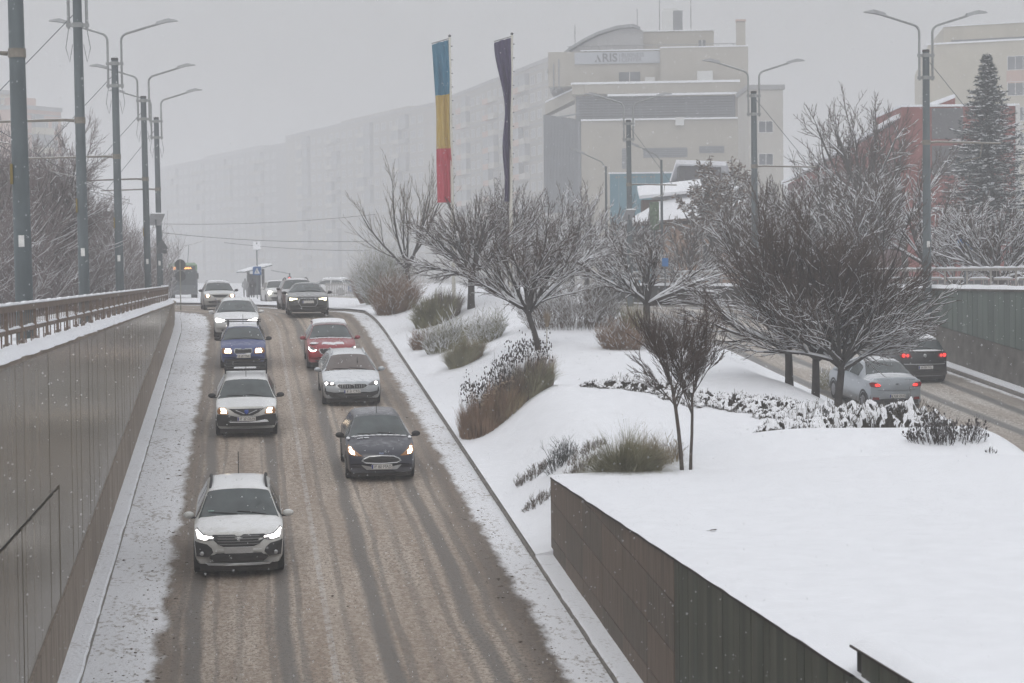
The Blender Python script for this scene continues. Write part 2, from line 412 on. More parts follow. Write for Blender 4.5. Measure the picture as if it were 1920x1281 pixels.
def deck():
    x1 = 18.3
    def fn(u, v):
        x = WALL_X-.04+(x1-WALL_X)*u; y = -2+(DECK_Y1+.10+2)*v
        k = sstep((x-WALL_X-.3)/.8)
        z = DECK_Z+.085+.22*sstep((x-8.6)/4.2)*sstep((y-33.5)/7)*sstep((18-x)/2.5)+k*(.012*math.sin(x*1.3+y*.4)+.01*math.sin(y*.9-x*.5))
        if u == 0: z -= .03-.006*math.sin(y*5.1)*math.sin(y*1.7); x += .007*math.sin(y*3.3)+.005*math.sin(y*8.7)
        return (x, y, z)
    mb = MB(); mb.grid(fn, 40, 90)
    return tag(mb.build('deck_snow', SNOW, smooth=True), kind='structure')
deck()
# ------------------------------------------------------------------ retaining walls
CONC = mat('streaked_concrete', (.25, .208, .17), .8, var=.3, scale=1.6, bump=.012, stretch=(3, 3, .35))
CONC_RED = [mat('board_marked_concrete_%d' % i, c, .85, var=.22, scale=4, bump=.012, stretch=(2.5, 2.5, .25)) for i, c in enumerate([(.168, .134, .110), (.145, .122, .102), (.178, .139, .113)])]
GREY_PANEL = [mat('wall_panel_%d' % i, c, .26, var=.06, scale=.8, bump=.001, stretch=(1, 1, .3), spec=.45) for i, c in enumerate([(.218, .192, .150), (.211, .186, .146), (.225, .198, .155)])]
GREEN_PANEL = [mat('green_panel_%d' % i, c, .6, var=.2, scale=1.4, bump=.003, stretch=(1, 1, .2)) for i, c in enumerate([(.105, .135, .118), (.092, .12, .105), (.118, .148, .13)])]
GREEN_DARK = [mat('dark_green_panel_%d' % i, c, .6, var=.28, scale=1.6, bump=.004, stretch=(2, 2, .2)) for i, c in enumerate([(.080, .088, .068), (.066, .076, .060), (.088, .094, .074)])]
DARK_GAP = mat('dark_joint', (.03, .03, .028), .9); JOINT = mat('wall_joint', (.15, .132, .105), .9)
def sheared_plate(x0, x1, y0, y1, zb0, zb1, zt0, zt1):
    """upright plate between y0,y1 whose bottom and top edges may slope"""
    return MB().add([(x0,y0,zb0),(x1,y0,zb0),(x1,y1,zb1),(x0,y1,zb1),(x0,y0,zt0),(x1,y0,zt0),(x1,y1,zt1),(x0,y1,zt1)],
                    [(0,3,2,1),(4,5,6,7),(0,1,5,4),(1,2,6,5),(2,3,7,6),(3,0,4,7)])
def snow_ridge(x0, x1, f, y0, y1, z, h, dy=.5, seed=0, wob=.02, m=SNOW):
    rnd = random.Random(seed); vs = []; fs = []; ys = list(np.arange(y0, y1+.01, dy)); n = 7
    for y in ys:
        hh = h*(1+rnd.uniform(-.15, .15)); o = rnd.uniform(-wob, wob)
        for k in range(n):
            a = k/(n-1); vs.append((f(y)+x0+(x1-x0)*a+(o if k == n-1 else 0), y, z+hh*min(1, math.sin(math.pi*a)**.45 if 0 < k < n-1 else 0)))
    for i in range(len(ys)-1):
        for k in range(n-1): fs.append((i*n+k, i*n+k+1, (i+1)*n+k+1, (i+1)*n+k))
    fs += [tuple(range(n)), tuple((len(ys)-1)*n+k for k in range(n))[::-1]]
    return MB().add(vs, fs)
rnd = random.Random(11)
# left wall: rough plinth, tall grey panels, coping with snow
LX, COPE = -3.1, .80
WY0, WY1 = 14, 98
wl = thing('retaining_wall', (0, 0, 0), 'tall grey panelled retaining wall left of the descending road', 'wall')
mb = MB()
for y in range(WY0, WY1, 4):
    b0, b1 = bend(y), bend(min(y+4, WY1))
    z0, z1 = road_z(y), road_z(min(y+4, WY1)); y1 = min(y+4, WY1)
    mb.add([(LX-.4+b0, y, z0-.5), (LX-.045+b0, y, z0-.5), (LX-.045+b1, y1, z1-.5), (LX-.4+b1, y1, z1-.5), (LX-.4+b0, y, COPE-.02), (LX-.045+b0, y, COPE-.02), (LX-.045+b1, y1, COPE-.02), (LX-.4+b1, y1, COPE-.02)],
           [(0,1,5,4), (1,2,6,5), (2,3,7,6), (3,0,4,7), (4,5,6,7)])
mb.build('core', JOINT, wl); MB().box(LX-.052, LX-.0445, 14, 33.2, -1.56, -1.48).box(LX-.052, LX-.0445, 27.98, 28.12, -3.9, -1.5).build('joint_strip', DARK_GAP, wl)
for y in np.arange(WY0, WY1-.1, 2.0):
    y1 = min(y+2, WY1); z0, z1 = road_z(y), road_z(y1)
    t0, t1 = min(z0+1.15, COPE-.03), min(z1+1.15, COPE-.03)
    sheared_plate(LX-.05+bend(y), LX+.02+bend(y), y+.006, y1-.006, z0-.4, z1-.4, t0, t1).build('plinth_slab', CONC, wl)
PAN = .5
for i, y in enumerate(np.arange(WY0, 92, PAN)):
    y1 = y+PAN; b0, b1 = min(road_z(y)+1.165, COPE-.1), min(road_z(y1)+1.165, COPE-.1)
    off = rnd.uniform(-.004, .004); g = .003 if i % 3 else .006
    x = LX+bend(y)
    z_mid = -1.52
    if y < 33.2 and b1 < z_mid-.02:              # the near part has a level joint and a doorway edge
        sheared_plate(x-.04, x+off, y+g, y1-g, z_mid+.035, z_mid+.035, COPE-.03, COPE-.03).build('panel', GREY_PANEL[i % 3], wl)
        gg = .11 if abs(y-28.0) < .01 else g
        sheared_plate(x-.04, x-.012+off, y+gg, y1-g, b0, b1, z_mid-.035, z_mid-.035).build('panel', GREY_PANEL[(i+1) % 3], wl)
    else:
        sheared_plate(x-.04, x+off, y+g, y1-g, b0, b1, COPE-.03, COPE-.03).build('panel', GREY_PANEL[(i*7) % 3], wl)
mb = MB()
for y in np.arange(WY0, WY1, 3.0):
    y1 = min(y+3, WY1); sheared_plate(LX-.46+bend(y), LX+.05+bend(y), y, y1-.008, COPE-.03, COPE-.03, COPE+.04, COPE+.04)
    mb.add(*[(q.v, q.f) for q in [sheared_plate(LX-.46+bend(y), LX+.05+bend(y), y, y1-.008, COPE-.03, COPE-.03, COPE+.04, COPE+.04)]][0])
mb.build('coping', CONC, wl)
snow_ridge(-3.58, -3.03, bend, WY0, WY1, COPE+.035, .13, .5, 5, .03).build('snow', SNOW, wl, True)

# railings on both walls: posts, top rail, short mid rail, bars, stubs
RUST = mat('brown_painted_steel', (.165, .125, .10), .65, var=.25, scale=9, snow=(.6, .8, .9))
RAILS = mat('pale_grey_steel', (.33, .31, .29), .6, var=.2, scale=9, snow=(.55, .75, 1))
def railing(name, label, X, f, y0, y1, z, h, bay, m, snow_h, seed):
    r = thing(name, (X, y0, z), label, 'railing'); rd = random.Random(seed)
    post = MB().box(-.022, .022, -.05, .05, 0, h-.05).mesh('post'); bar = MB().box(-.006, .006, -.022, .022, 0, 1).mesh('bar')
    n = int((y1-y0)/bay); hm = h*.50
    topme = MB().cbox(-.04, .04, 0, bay, -.05, .05, .012).mesh('top_rail'); midme = MB().cbox(-.018, .018, 0, bay*.72, -.035, .035, .006).mesh('mid_rail')
    for me in (post, bar, topme, midme): me.materials.append(m)
    def sn(L, w, hh):
        mb = MB(); k = 6
        vs = []; fs = []
        for i in range(k+1):
            q = hh*(1+rd.uniform(-.25, .25))*(.5 if i in (0, k) else 1); y = L*i/k
            vs += [(-w, y, 0), (-w*.75, y, q*.8), (0, y, q), (w*.75, y, q*.8), (w, y, 0)]
        for i in range(k):
            for j in range(4): fs.append((i*5+j, i*5+j+1, (i+1)*5+j+1, (i+1)*5+j))
        fs += [(0, 1, 2, 3, 4), tuple(k*5+j for j in (4, 3, 2, 1, 0))]
        me = mb.add(vs, fs).mesh('snow', True); me.materials.append(SNOW); return me
    st, sm = sn(bay, .046, snow_h), sn(bay*.72, .024, snow_h*.9)
    for i in range(n):
        y = i*bay; dx = f(y0+y)-f(y0); a = -math.atan2(f(y0+y+bay)-f(y0+y), bay)
        def put(nm, me, yy, zz, s=(1, 1, 1), rz=0, par=r):
            o = link(nm, me, None, par, (dx+(f(y0+yy)-f(y0+y)), yy, zz), (0, 0, a+rz), s); return o
        put('post', post, y, 0)
        t = put('top_rail', topme, y, h-.0); link('snow', st, None, t, (0, 0, .05))
        t = put('mid_rail', midme, y+bay*.14, hm); link('snow', sm, None, t, (0, 0, .033))
        for k in (.24, .41, .59, .76): put('bar', bar, y+bay*k, hm, (1, 1, h-hm))
        for k in (.3, .7): put('strut', bar, y+bay*k, 0, (1.4, 1.3, hm))
        for k in (.10, .18, .82, .90): put('stub', bar, y+bay*k, 0, (1, 1, hm*.55))
    return r
railing('railing', 'rusty brown bar railing with snow on the wall beside the road', -3.30, bend, 15, 98, COPE+.03, .66, 1.9, RUST, .035, 1)

# right wall across the uphill road
wr = thing('retaining_wall', (0, 0, 0), 'green panelled retaining wall on the far side of the uphill road', 'wall')
RX, RCOPE = 25.6, 1.18
mb = MB()
for y in range(40, 116, 4):
    y1 = y+4; z0, z1 = road_z(y), road_z(y1); b0, b1 = rbend(y), rbend(y1)
    mb.add([(RX+.07+b0, y, z0-.5), (RX+.5+b0, y, z0-.5), (RX+.5+b1, y1, z1-.5), (RX+.07+b1, y1, z1-.5), (RX+.07+b0, y, RCOPE), (RX+.5+b0, y, RCOPE), (RX+.5+b1, y1, RCOPE), (RX+.07+b1, y1, RCOPE)],
           [(0,1,5,4), (1,2,6,5), (2,3,7,6), (3,0,4,7), (4,5,6,7)])
mb.build('core', DARK_GAP, wr)
CONC_R = mat('stained_concrete', (.135, .125, .112), .85, var=.3, scale=2, bump=.012)
for y in np.arange(40, 115.9, 2.5):
    y1 = y+2.5; z0, z1 = road_z(y), road_z(y1)
    t0, t1 = min(z0+1.35, RCOPE-.2), min(z1+1.35, RCOPE-.2)
    x = RX+rbend(y)
    MB().add([(x-.03, y+.006, z0-.4), (x+.08, y+.006, z0-.4), (x+.08, y1-.006, z1-.4), (x-.03, y1-.006, z1-.4), (x+.02, y+.006, t0), (x+.08, y+.006, t0), (x+.08, y1-.006, t1), (x+.02, y1-.006, t1)],
             [(0,3,2,1),(4,5,6,7),(0,1,5,4),(1,2,6,5),(2,3,7,6),(3,0,4,7)]).build('plinth_slab', CONC_R, wr)
for i, y in enumerate(np.arange(44, 104, .5)):
    b0, b1 = road_z(y)+1.365, road_z(y+.5)+1.365
    if b1 > RCOPE-.15: break
    x = RX+rbend(y)+rnd.uniform(-.004, .004)
    sheared_plate(x, x+.08, y+.014, y+.486, b0, b1, RCOPE-.05, RCOPE-.05).build('panel', GREEN_PANEL[(i*5) % 3], wr)
mb = MB()
for y in np.arange(40, 116, 3.0):
    q = sheared_plate(RX-.06+rbend(y), RX+.55+rbend(y), y, y+2.99, RCOPE-.04, RCOPE-.04, RCOPE+.04, RCOPE+.04); mb.add(q.v, q.f)
mb.build('coping', CONC_R, wr)
snow_ridge(RX-.08, RX+.52, rbend, 40, 116, RCOPE+.035, .14, .5, 9, .02).build('snow', SNOW, wr, True)
railing('railing', 'pale snow-topped bar railing on the green retaining wall', RX+.18, rbend, 46, 114, RCOPE+.04, .68, 2.3, RAILS, .06, 2)

# near wall of the planted deck: brown concrete courses, then dark green ribs
wd = thing('deck_wall', (0, 0, 0), 'brown and dark green wall holding up the snowy deck', 'wall')
mb = MB().box(WALL_X+.05, WALL_X+.45, -2, DECK_Y1, -8, DECK_Z-.02)
mb.box(WALL_X+.05, WALL_X+.3, -2, 19.95, DECK_Z-.02, DECK_Z+.30); mb.build('core', DARK_GAP, wd)
SY = 28.7
for j, c in enumerate(np.arange(0, 6, .75)):
    ys = list(np.arange(SY, DECK_Y1-.2, 2.0))+[DECK_Y1]
    for i in range(len(ys)-1):
        y0, y1 = ys[i], ys[i+1]
        if y1-y0 < .1: continue
        b = [road_z(y)-.3+c for y in (y0, y1)]; t = [min(v+.75, DECK_Z) for v in b]
        b = [min(v, DECK_Z) for v in b]
        if t[0]-b[0] < .02 and t[1]-b[1] < .02: continue
        x = WALL_X+rnd.uniform(-.004, .004)
        sheared_plate(x, x+.06, y0+.005, y1-.005, b[0]+.010, b[1]+.010, max(t[0]-.010, b[0]+.012), max(t[1]-.010, b[1]+.012)).build('slab', CONC_RED[(i*2+j*5) % 3], wd)
# end face of the wall, towards the plants
MB().box(WALL_X, 18.3, DECK_Y1+.001, DECK_Y1+.06, -4.6, DECK_Z).build('end_face', CONC_RED[0], wd)
for i, y in enumerate(np.arange(8, SY-.1, .3)):
    zt = DECK_Z+.31 if y < 19.7 else DECK_Z
    MB().box(WALL_X+.012+rnd.uniform(-.004, .004), WALL_X+.06, y+.006, y+.294, -7.6, zt).build('rib', GREEN_DARK[(i*4) % 3], wd)
MB().box(WALL_X-.015, WALL_X+.07, 20.0, 28.6, DECK_Z+.001, DECK_Z+.035).box(WALL_X-.02, WALL_X+.07, 28.68, DECK_Y1, DECK_Z+.001, DECK_Z+.03).box(WALL_X-.015, WALL_X+.32, 5, 20.0, DECK_Z+.311, DECK_Z+.335).build('edge_trim', mat('dark_edge_trim', (.045, .035, .032), .7), wd)
mb = MB(); mb.grid(lambda u, v: (WALL_X-.01+.6*u, 6+13.98*v, DECK_Z+.33+(.09*min(1, math.sin(math.pi*min(u, .5))*1.2)) - (.30*sstep((u-.55)/.45))), 8, 20)
mb.build('parapet_snow', SNOW, wd, True)

# ------------------------------------------------------------------ street lamp masts
STEEL = mat('galvanised_steel', (.118, .140, .148), .55, .25, var=.2, scale=3, stretch=(1, 1, .25))
STEEL_L = mat('light_steel', (.30, .31, .31), .5, .3, var=.15, scale=6, snow=(.7, .9, .8))
LAMP = mat('lamp_head_grey', (.35, .36, .37), .5, var=.1, snow=(.6, .8, 1))
RUSTY = mat('old_bracket', (.22, .20, .17), .7, var=.2, snow=(.6, .8, .9))
YEL = mat('yellow_band', (.22, .17, .06), .7); WHT = mat('white_plate', (.7, .7, .68), .6)
def lamp_mast(base, H, label, lean=(0, 0), r0=.17, r1=.125, arms=True, bracket=-1, barm=3.6, br_h=.62, group=None, stub=0.0, rz=0.0, wires=True):
    t = thing('street_lamp', base, label, 'street lamp', group, (lean[0], lean[1], rz))
    MB().tube([(0, 0, -.6), (0, 0, H*.5), (0, 0, H)], [r0, (r0+r1)/2, r1], 14).build('mast', STEEL, t, True)
    MB().tube([(0, 0, H), (0, 0, H+.09)], [r1+.012, r1+.005], 14).build('mast_cap', mat('dark_cap', (.06, .06, .06), .7), t)
    if arms:
        for s in (-1, 1):
            x = s*(r1+.13); top = H+1.55
            pts = [(x, 0, H-1.05), (x, 0, H+.3), (x, 0, H+.72)]
            for k in range(1, 7):
                a = k/6*math.radians(73); R = .30
                pts.append((x+s*R*(1-math.cos(a)), 0, H+.72+R*math.sin(a)))
            q = pts[-1]; dx, dz = math.sin(math.radians(73)), math.cos(math.radians(73))
            pts.append((q[0]+s*dx*1.25, 0, q[2]+dz*1.25))
            arm = MB().tube(pts, .045, 7).build('lamp_arm', STEEL_L, t, True)
            e = pts[-1]; a = math.radians(10)
            hd = MB()
            hd.add([(e[0]-s*.1, -.10, e[2]-.05), (e[0]-s*.1, .10, e[2]-.05), (e[0]+s*.35, .15, e[2]+.06), (e[0]+s*.35, -.15, e[2]+.06), (e[0]+s*.72, -.09, e[2]+.09), (e[0]+s*.72, .09, e[2]+.09),
                    (e[0]-s*.1, -.07, e[2]+.07), (e[0]-s*.1, .07, e[2]+.07), (e[0]+s*.35, .12, e[2]+.19), (e[0]+s*.35, -.12, e[2]+.19), (e[0]+s*.70, -.07, e[2]+.13), (e[0]+s*.70, .07, e[2]+.13)],
                   [(0,1,2,3), (3,2,5,4), (6,9,8,7), (9,10,11,8), (0,3,9,6), (3,4,10,9), (1,7,8,2), (2,8,11,5), (4,5,11,10), (0,6,7,1)])
            hd.build('lamp_head', LAMP, arm)
        for z in (H-.12, H-.95):
            MB().box(-(r1+.2), r1+.2, -.035, .035, z-.05, z+.05).tube([(0, 0, z-.07), (0, 0, z+.07)], r1+.03, 14).build('clamp', STEEL_L, t)
        if wires:
            for s in (-1, 1):
                pts = [(s*(r1+.13), 0, H-1.05), (s*(r1+.22), 0, H-1.6), (s*(r1+.12), 0, H-2.0), (s*(r1+.03), 0, H-1.5)]
                MB().tube(pts, .012, 4).build('cable', STEEL_L, t)
    if bracket:
        z = H*br_h
        MB().tube([(bracket*r0, 0, z), (bracket*(r0+.25), 0, z+.02), (bracket*barm, 0, z-.04)], [.05, .045, .035], 8).build('bracket_arm', RUSTY, t, True)
        MB().tube([(0, 0, z-.09), (0, 0, z+.09)], r0*.95, 14).build('bracket_clamp', RUSTY, t)
        zz = z+3.0*1.0
        MB().tube([(bracket*r1, 0, zz), (bracket*barm*.9, 0, z)], .012, 4).build('stay_wire', STEEL, t)
        MB().tube([(bracket*(barm*.75), 0, z-.05), (bracket*(barm*.72), 0, z-.55), (bracket*(barm*.45), 0, z-.75)], .018, 5).build('wire_hanger', RUSTY, t)
    MB().box(-.055, .055, -r0*1.02-.010, -r0*.9, 2.45, 2.68).build('number_plate', WHT, t)
    if stub: MB().box(-r0-.006, -r0*.75, -r0*.62, -r0*.2, 3.7, 4.1).build('yellow_band', YEL, t)
    return t
G = 'lamp masts along the left wall'
pl = []
for (px, py, d, lab) in [(38, 100, 39.6, 'thick grey lamp mast nearest the left edge of the picture'),
                         (153, 226, 57, 'grey lamp mast with clamps at its top, second from the left edge'),
                         (221, 294, 75, 'grey twin-armed lamp mast, third from the left edge'),
                         (275, 336, 90.8, 'grey twin-armed lamp mast, fourth from the left edge'),
                         (298, 355, 102.8, 'grey twin-armed lamp mast with a small tilted panel, fifth from the left edge')]:
    p = P(px, py, d); H = 10.0+.0; pl.append((Vector((p.x, p.y, .1)), p.z, lab))
for i, (b, za, lab) in enumerate(pl):
    H = 10.0
    lamp_mast(b, H, lab, lean=(0, [-.010, -.007, -.006, -.009, -.008][i]*-1*-1), bracket=-1, barm=[3.3, 3.4, 3.3, 3.2, 2.9][i], br_h=(za-.1)/H, group=G, stub=1 if i < 4 else 0, r0=.185 if i == 0 else .165, r1=.14 if i == 0 else .125)
G = 'lamp masts along the right wall'
for (px, py, d, lab, k) in [(1737, 98, 74.3, 'tall twin-armed lamp mast behind the green wall, in front of the red building', 2.9),
                         (1414, 175, 90.3, 'twin-armed lamp mast rising behind the big bare tree', 2.9),
                         (1179, 228, 106.5, 'twin-armed lamp mast in front of the pale office building, carrying a tilted panel', 2.6)]:
    p = P(px, py, d); H = p.z-.3
    lamp_mast(Vector((p.x, p.y, .3)), H, lab, lean=(0, -.002), bracket=1, barm=k, br_h=(P(px, {1737: 267, 1414: 312, 1179: 346}[px], d).z-.3)/H, group=G, wires=False)
def single_lamp(px, top, d, label, s=-1, L=1.6):
    p = P(px, top, d); H = p.z-.1
    t = thing('street_lamp', (p.x, p.y, .1), label, 'street lamp', 'single-arm lamps by the far pavement')
    MB().tube([(0, 0, 0), (0, 0, H)], [.11, .07], 8).build('mast', STEEL, t, True)
    a = MB().tube([(0, 0, H-.1), (s*.3, 0, H+.3), (s*L, 0, H+.9)], .04, 6).build('lamp_arm', STEEL_L, t, True)
    MB().add([(s*(L-.2), -.1, H+.75), (s*(L-.2), .1, H+.75), (s*(L+.7), .12, H+1.12), (s*(L+.7), -.12, H+1.12), (s*(L-.2), -.1, H+.9), (s*(L-.2), .1, H+.9), (s*(L+.7), .1, H+1.24), (s*(L+.7), -.1, H+1.24)],
             [(0,1,2,3),(4,7,6,5),(0,3,7,4),(1,5,6,2),(0,4,5,1),(3,2,6,7)]).build('lamp_head', LAMP, a)
    return t
single_lamp(1240, 300, 120, 'slim lamp with one arm beside the blue hoarding')
single_lamp(1136, 312, 128, 'slim lamp with one arm in front of the grey glazed corner')
# tilted panels and signs clamped to the fifth mast and to the right mast
PANEL = mat('panel_snowed', (.45, .46, .48), .5, var=.1, snow=(.35, .6, 1)); SIGNB = mat('sign_back', (.10, .105, .11), .6, var=.1, scale=3)
def tilt_panel(px, py, d, w, h, label, rz=0.3):
    p = P(px, py, d); t = thing('solar_panel', p, label, 'solar panel', None, (math.radians(-38), 0, rz))
    MB().cbox(-w/2, w/2, -h/2, h/2, -.03, .03, .01).build('panel', PANEL, t)
    MB().cbox(-w/2+.03, w/2-.03, -h/2+.03, h/2-.03, .031, .07, .02).build('snow', SNOW, t)
    MB().tube([(0, 0, -.03), (0, .25, -.35)], .03, 6).build('bracket', STEEL, t)
tilt_panel(292, 411, 102.2, .75, .95, 'small snow-covered solar panel high on the fifth lamp mast', .35)
tilt_panel(1179, 402, 106.0, .55, .85, 'small snowy solar panel halfway up the mast before the office building', .2)
# ------------------------------------------------------------------ flags
POLE_W = mat('cream_pole', (.62, .60, .54), .5, var=.06)
def flag(px_top, px_bot, py_top, d, label, stripes, shape, H_flag):
    top = P(px_top, py_top, d); base = P(px_bot, 600, d); base.z = .2+.25
    t = thing('flagpole_with_flag', base, label, 'flag')
    q = top-base
    MB().tube([(0, 0, -.5), q*.5, q], [.085, .07, .05], 10).build('pole', POLE_W, t, True)
    MB().ball(q+Vector((0, 0, .05)), .07, .07, .07).build('finial', SIGNB, t, True)
    crossd = Vector((_rt[0], _rt[1], 0)).normalized()
    MB().tube([q+Vector((0, 0, -.05)), q-crossd*shape(0)*1.0+Vector((0, 0, -.05-shape(0)*.28))], .02, 5).build('crossbar', SIGNB, t)
    n = len(stripes)
    for k, m in enumerate(stripes):
        mb = MB()
        def fn(u, v, k=k):
            s = (k+v)/n; w = shape(s); z = -.1-H_flag*s - (w*.28*u*(1-s)**2)
            fold = .15*math.sin(8*u+2.6*math.sin(3.3*s)+s*6)*u + .07*math.sin(19*u+5*s+2*math.sin(9*s))
            p = q*(1-(H_flag*s)/q.z) - crossd*(w*u) ; p = Vector((p.x, p.y, q.z+z)) + Vector((_fw[0], _fw[1], 0))*(fold-.02)
            return p
        mb.grid(fn, 16, 14 if n > 1 else 40); mb.build('cloth', m, t, True)
    mb = MB()
    for k in range(12):
        z = q.z-.1-H_flag*(k+.5)/12; c = q*(z/q.z); mb.tube([(c.x-.05, c.y, z), (c.x+.12, c.y, z)], .02, 4)
    mb.build('clip', SIGNB, t)
FB, FY, FR, FE = [mat(n_, c, .8, var=.1, scale=2, stretch=(1, 1, .2)) for n_, c in (('blue_cloth', (.055, .19, .29)), ('yellow_cloth', (.50, .36, .11)), ('red_cloth', (.52, .075, .105)), ('navy_cloth', (.055, .042, .105)))]
flag(843, 852, 70, 88, 'blue yellow and red banner hanging from a white flagpole', [FB, FY, FR], lambda s: .80-.14*min(1, s*2.2)-.02*math.sin(6*s), 7.2)
flag(960, 957, 66, 88, 'dark navy banner hanging folded from a white flagpole', [FE], lambda s: .80-.50*sstep(s/.45)+.09*sstep((s-.45)/.2)-.10*sstep((s-.68)/.2), 7.25)
# ------------------------------------------------------------------ cars
GLASS = mat('car_glass', (.045, .058, .060), .10, var=.3, scale=3, spec=.6)
GLASS_SNOWY = mat('car_glass_snowy', (.05, .06, .06), .1, var=.4, scale=5, spec=.6)
BLACK = mat('black_plastic', (.018, .018, .019), .6, var=.3, scale=7, dirt=(0.1, .6, .25))
TYRE = mat('tyre_rubber', (.015, .015, .016), .85, var=.3)
RIM = mat('wheel_rim', (.20, .20, .21), .45, .6, var=.3, scale=12)
CHROME = mat('chrome_trim', (.45, .46, .47), .3, .7, var=.1)
PLATE = mat('number_plate_white', (.62, .61, .59), .5, var=.15, scale=20)
EUBLUE = mat('plate_blue_band', (.03, .05, .25), .5)
INK = mat('plate_ink', (.05, .045, .045), .6)
LED = mat('headlamp_white', (.9, .9, .9), .3, var=0, emit=((1, .95, .90), 7))
WARM = mat('headlamp_warm', (.9, .8, .6), .3, var=0, emit=((1, .80, .58), 6))
YLED = mat('headlamp_yellowish', (.9, .85, .6), .3, var=0, emit=((1, .90, .55), 5))
BEAM = mat('headlamp_beam', (.9, .9, .8), .3, var=0, emit=((1, .97, .80), 40))
LENS = mat('lamp_lens', (.16, .16, .165), .15, var=.3, scale=8)
LENS_AMB = mat('lamp_lens_amber', (.35, .17, .07), .2, var=.2, scale=8)
REDL = mat('tail_lamp_lit', (.6, .02, .02), .25, var=0, emit=((1, .05, .04), 1.6))
REDD = mat('tail_lamp_red', (.22, .012, .014), .2, var=.2, scale=9)
GBAR = mat('grille_bar_grey', (.14, .14, .14), .5)
SEAT = mat('cabin_cloth', (.05, .05, .052), .9)
def paint(name, c, rough=.35, snow=(.72, .95, .75), dirt=(.15, .75, .8), metal=0.0):
    return mat('paint_'+name, c, rough, metal, var=.05, scale=4, coat=.5, snow=snow, dirt=dirt)
SLOPE_A = math.atan(SLOPE)
class Car:
    """body lofted along its length from a side profile; panes, lamps and grilles are laid on that surface"""
    def __init__(s, name, label, x, y, spec, pm, heading=math.pi, pitch=None, rz=0.0, group='cars coming down the ramp'):
        s.sp = spec; s.pm = pm; L = spec['L']; s.w = spec['W']/2; s.H = spec['H']
        z = road_z(y)+.004
        if pitch is None: pitch = SLOPE_A if road_z(y+.5)-road_z(y-.5) > .05 else 0
        if heading == math.pi: pitch = -pitch
        s.t = thing(name, (x, y, z), label, 'car', group, (pitch, 0, heading+rz))
        s.prof = [(L/2-a, h) for a, h in spec['prof']]           # (y forward, top z)
        s.belt = spec['belt']; s.zb = spec.get('zb', .22); s.wr = spec.get('wr', s.w*.70)
        s.bow = spec.get('bow', .17); s.rbow = spec.get('rbow', .12)
        s.L = L; s.build()
    def top(s, y):
        pr = s.prof
        if y >= pr[0][0]: return pr[0][1]
        for (a, za), (b, zb) in zip(pr, pr[1:]):
            if b <= y <= a: return za+(zb-za)*(a-y)/max(1e-6, a-b)
        return pr[-1][1]
    def sec(s, y, v):
        T = s.top(y); B = min(s.belt, T-.05); w = s.w; L = s.L
        e = max(0, (abs(y)-(L/2-.55))/.55); w = w*(1-.075*e*e)   # plan taper at the ends
        wb = w*.985; tum = (s.w*.985-s.wr)/max(.1, s.H-s.belt); we = wb-(T-B)*tum
        zb = s.zb+.05*e
        pts = [(0, zb), (w*.93, zb), (w*.99, zb+.10), (w*1.0, zb+(B-zb)*.55), (wb, B), (we, max(B+.012, T-.075)), (we-.075, T-.02), (we*.5, T+.008), (0, T+.018)]
        i = min(7, int(v)); f = v-i; a, b = pts[i], pts[i+1]
        x = a[0]+(b[0]-a[0])*f; z = a[1]+(b[1]-a[1])*f
        k = (x/s.w)**2
        g = max(0, min(1, (y-(L/2-1.0))/1.0)); gr = max(0, min(1, (-y-(L/2-1.0))/1.0))
        return x, y-s.bow*k*g+s.rbow*k*gr, z
    def fy(s, x, z):
        """front face: y at lateral x, height z"""
        y = s.prof[0][0]
        if z > s.prof[0][1]:
            for (a, za), (b, zb) in zip(s.prof, s.prof[1:]):
                if za <= z <= zb: y = a-(a-b)*(z-za)/max(1e-6, zb-za); break
        g = max(0, min(1, (y-(s.L/2-1.0))/1.0))
        return y-s.bow*(x/s.w)**2*g
    def ry(s, x, z):
        y = s.prof[-1][0]
        if z > s.prof[-1][1]:
            pr = s.prof[::-1]
            for (a, za), (b, zb) in zip(pr, pr[1:]):
                if za <= z <= zb: y = a+(b-a)*(z-za)/max(1e-6, zb-za); break
        return y+s.rbow*(x/s.w)**2
    def stations(s):
        ys = set()
        for (a, _), (b, _) in zip(s.prof, s.prof[1:]):
            n = max(1, int((a-b)/.22))
            for k in range(n): ys.add(round(a-(a-b)*k/n, 4))
        ys.add(round(s.prof[-1][0], 4)); return sorted(ys, reverse=True)
    def build(s):
        ys = s.stations(); vv = [0, 1, 2, 3, 3.5, 4, 4.5, 5, 6, 6.5, 7, 8]; n = len(vv)
        ring = lambda y: [s.sec(y, v) for v in vv]+[(-p[0], p[1], p[2]) for p in [s.sec(y, v) for v in vv][::-1][1:-1]]
        mb = MB(); vs = []; fs = []
        for y in ys: vs += ring(y)
        m = 2*n-2
        for i in range(len(ys)-1):
            for k in range(m): fs.append((i*m+k, i*m+(k+1) % m, (i+1)*m+(k+1) % m, (i+1)*m+k))
        # end caps as strips between mirrored points
        for base, fl in ((0, 1), ((len(ys)-1)*m, -1)):
            for k in range(0, n-1):
                a, b = base+k, base+k+1; c, d = base+(m-k-1) % m+0, base+(m-k) % m
                q = (a, b, base+(m-k-1) % m, base+(m-k) % m)
                q = tuple(dict.fromkeys(q))
                if len(q) >= 3: fs.append(q)
        mb.add(vs, fs); s.body = mb.build('body', s.pm, s.t, True)
        sp = s.sp
        ws, wt = sp['ws']; ws, wt = s.L/2-ws, s.L/2-wt      # windscreen base and header
        s.ws, s.wt = ws, wt
        s.windscreen = s.patch(sp.get('glass', GLASS), ws-.03, wt+.03, 5.35, 8, 'windscreen', both=True)
        rs, rt = sp['rs']; s.rs, s.rt = s.L/2-rs, s.L/2-rt  # rear glass header, base
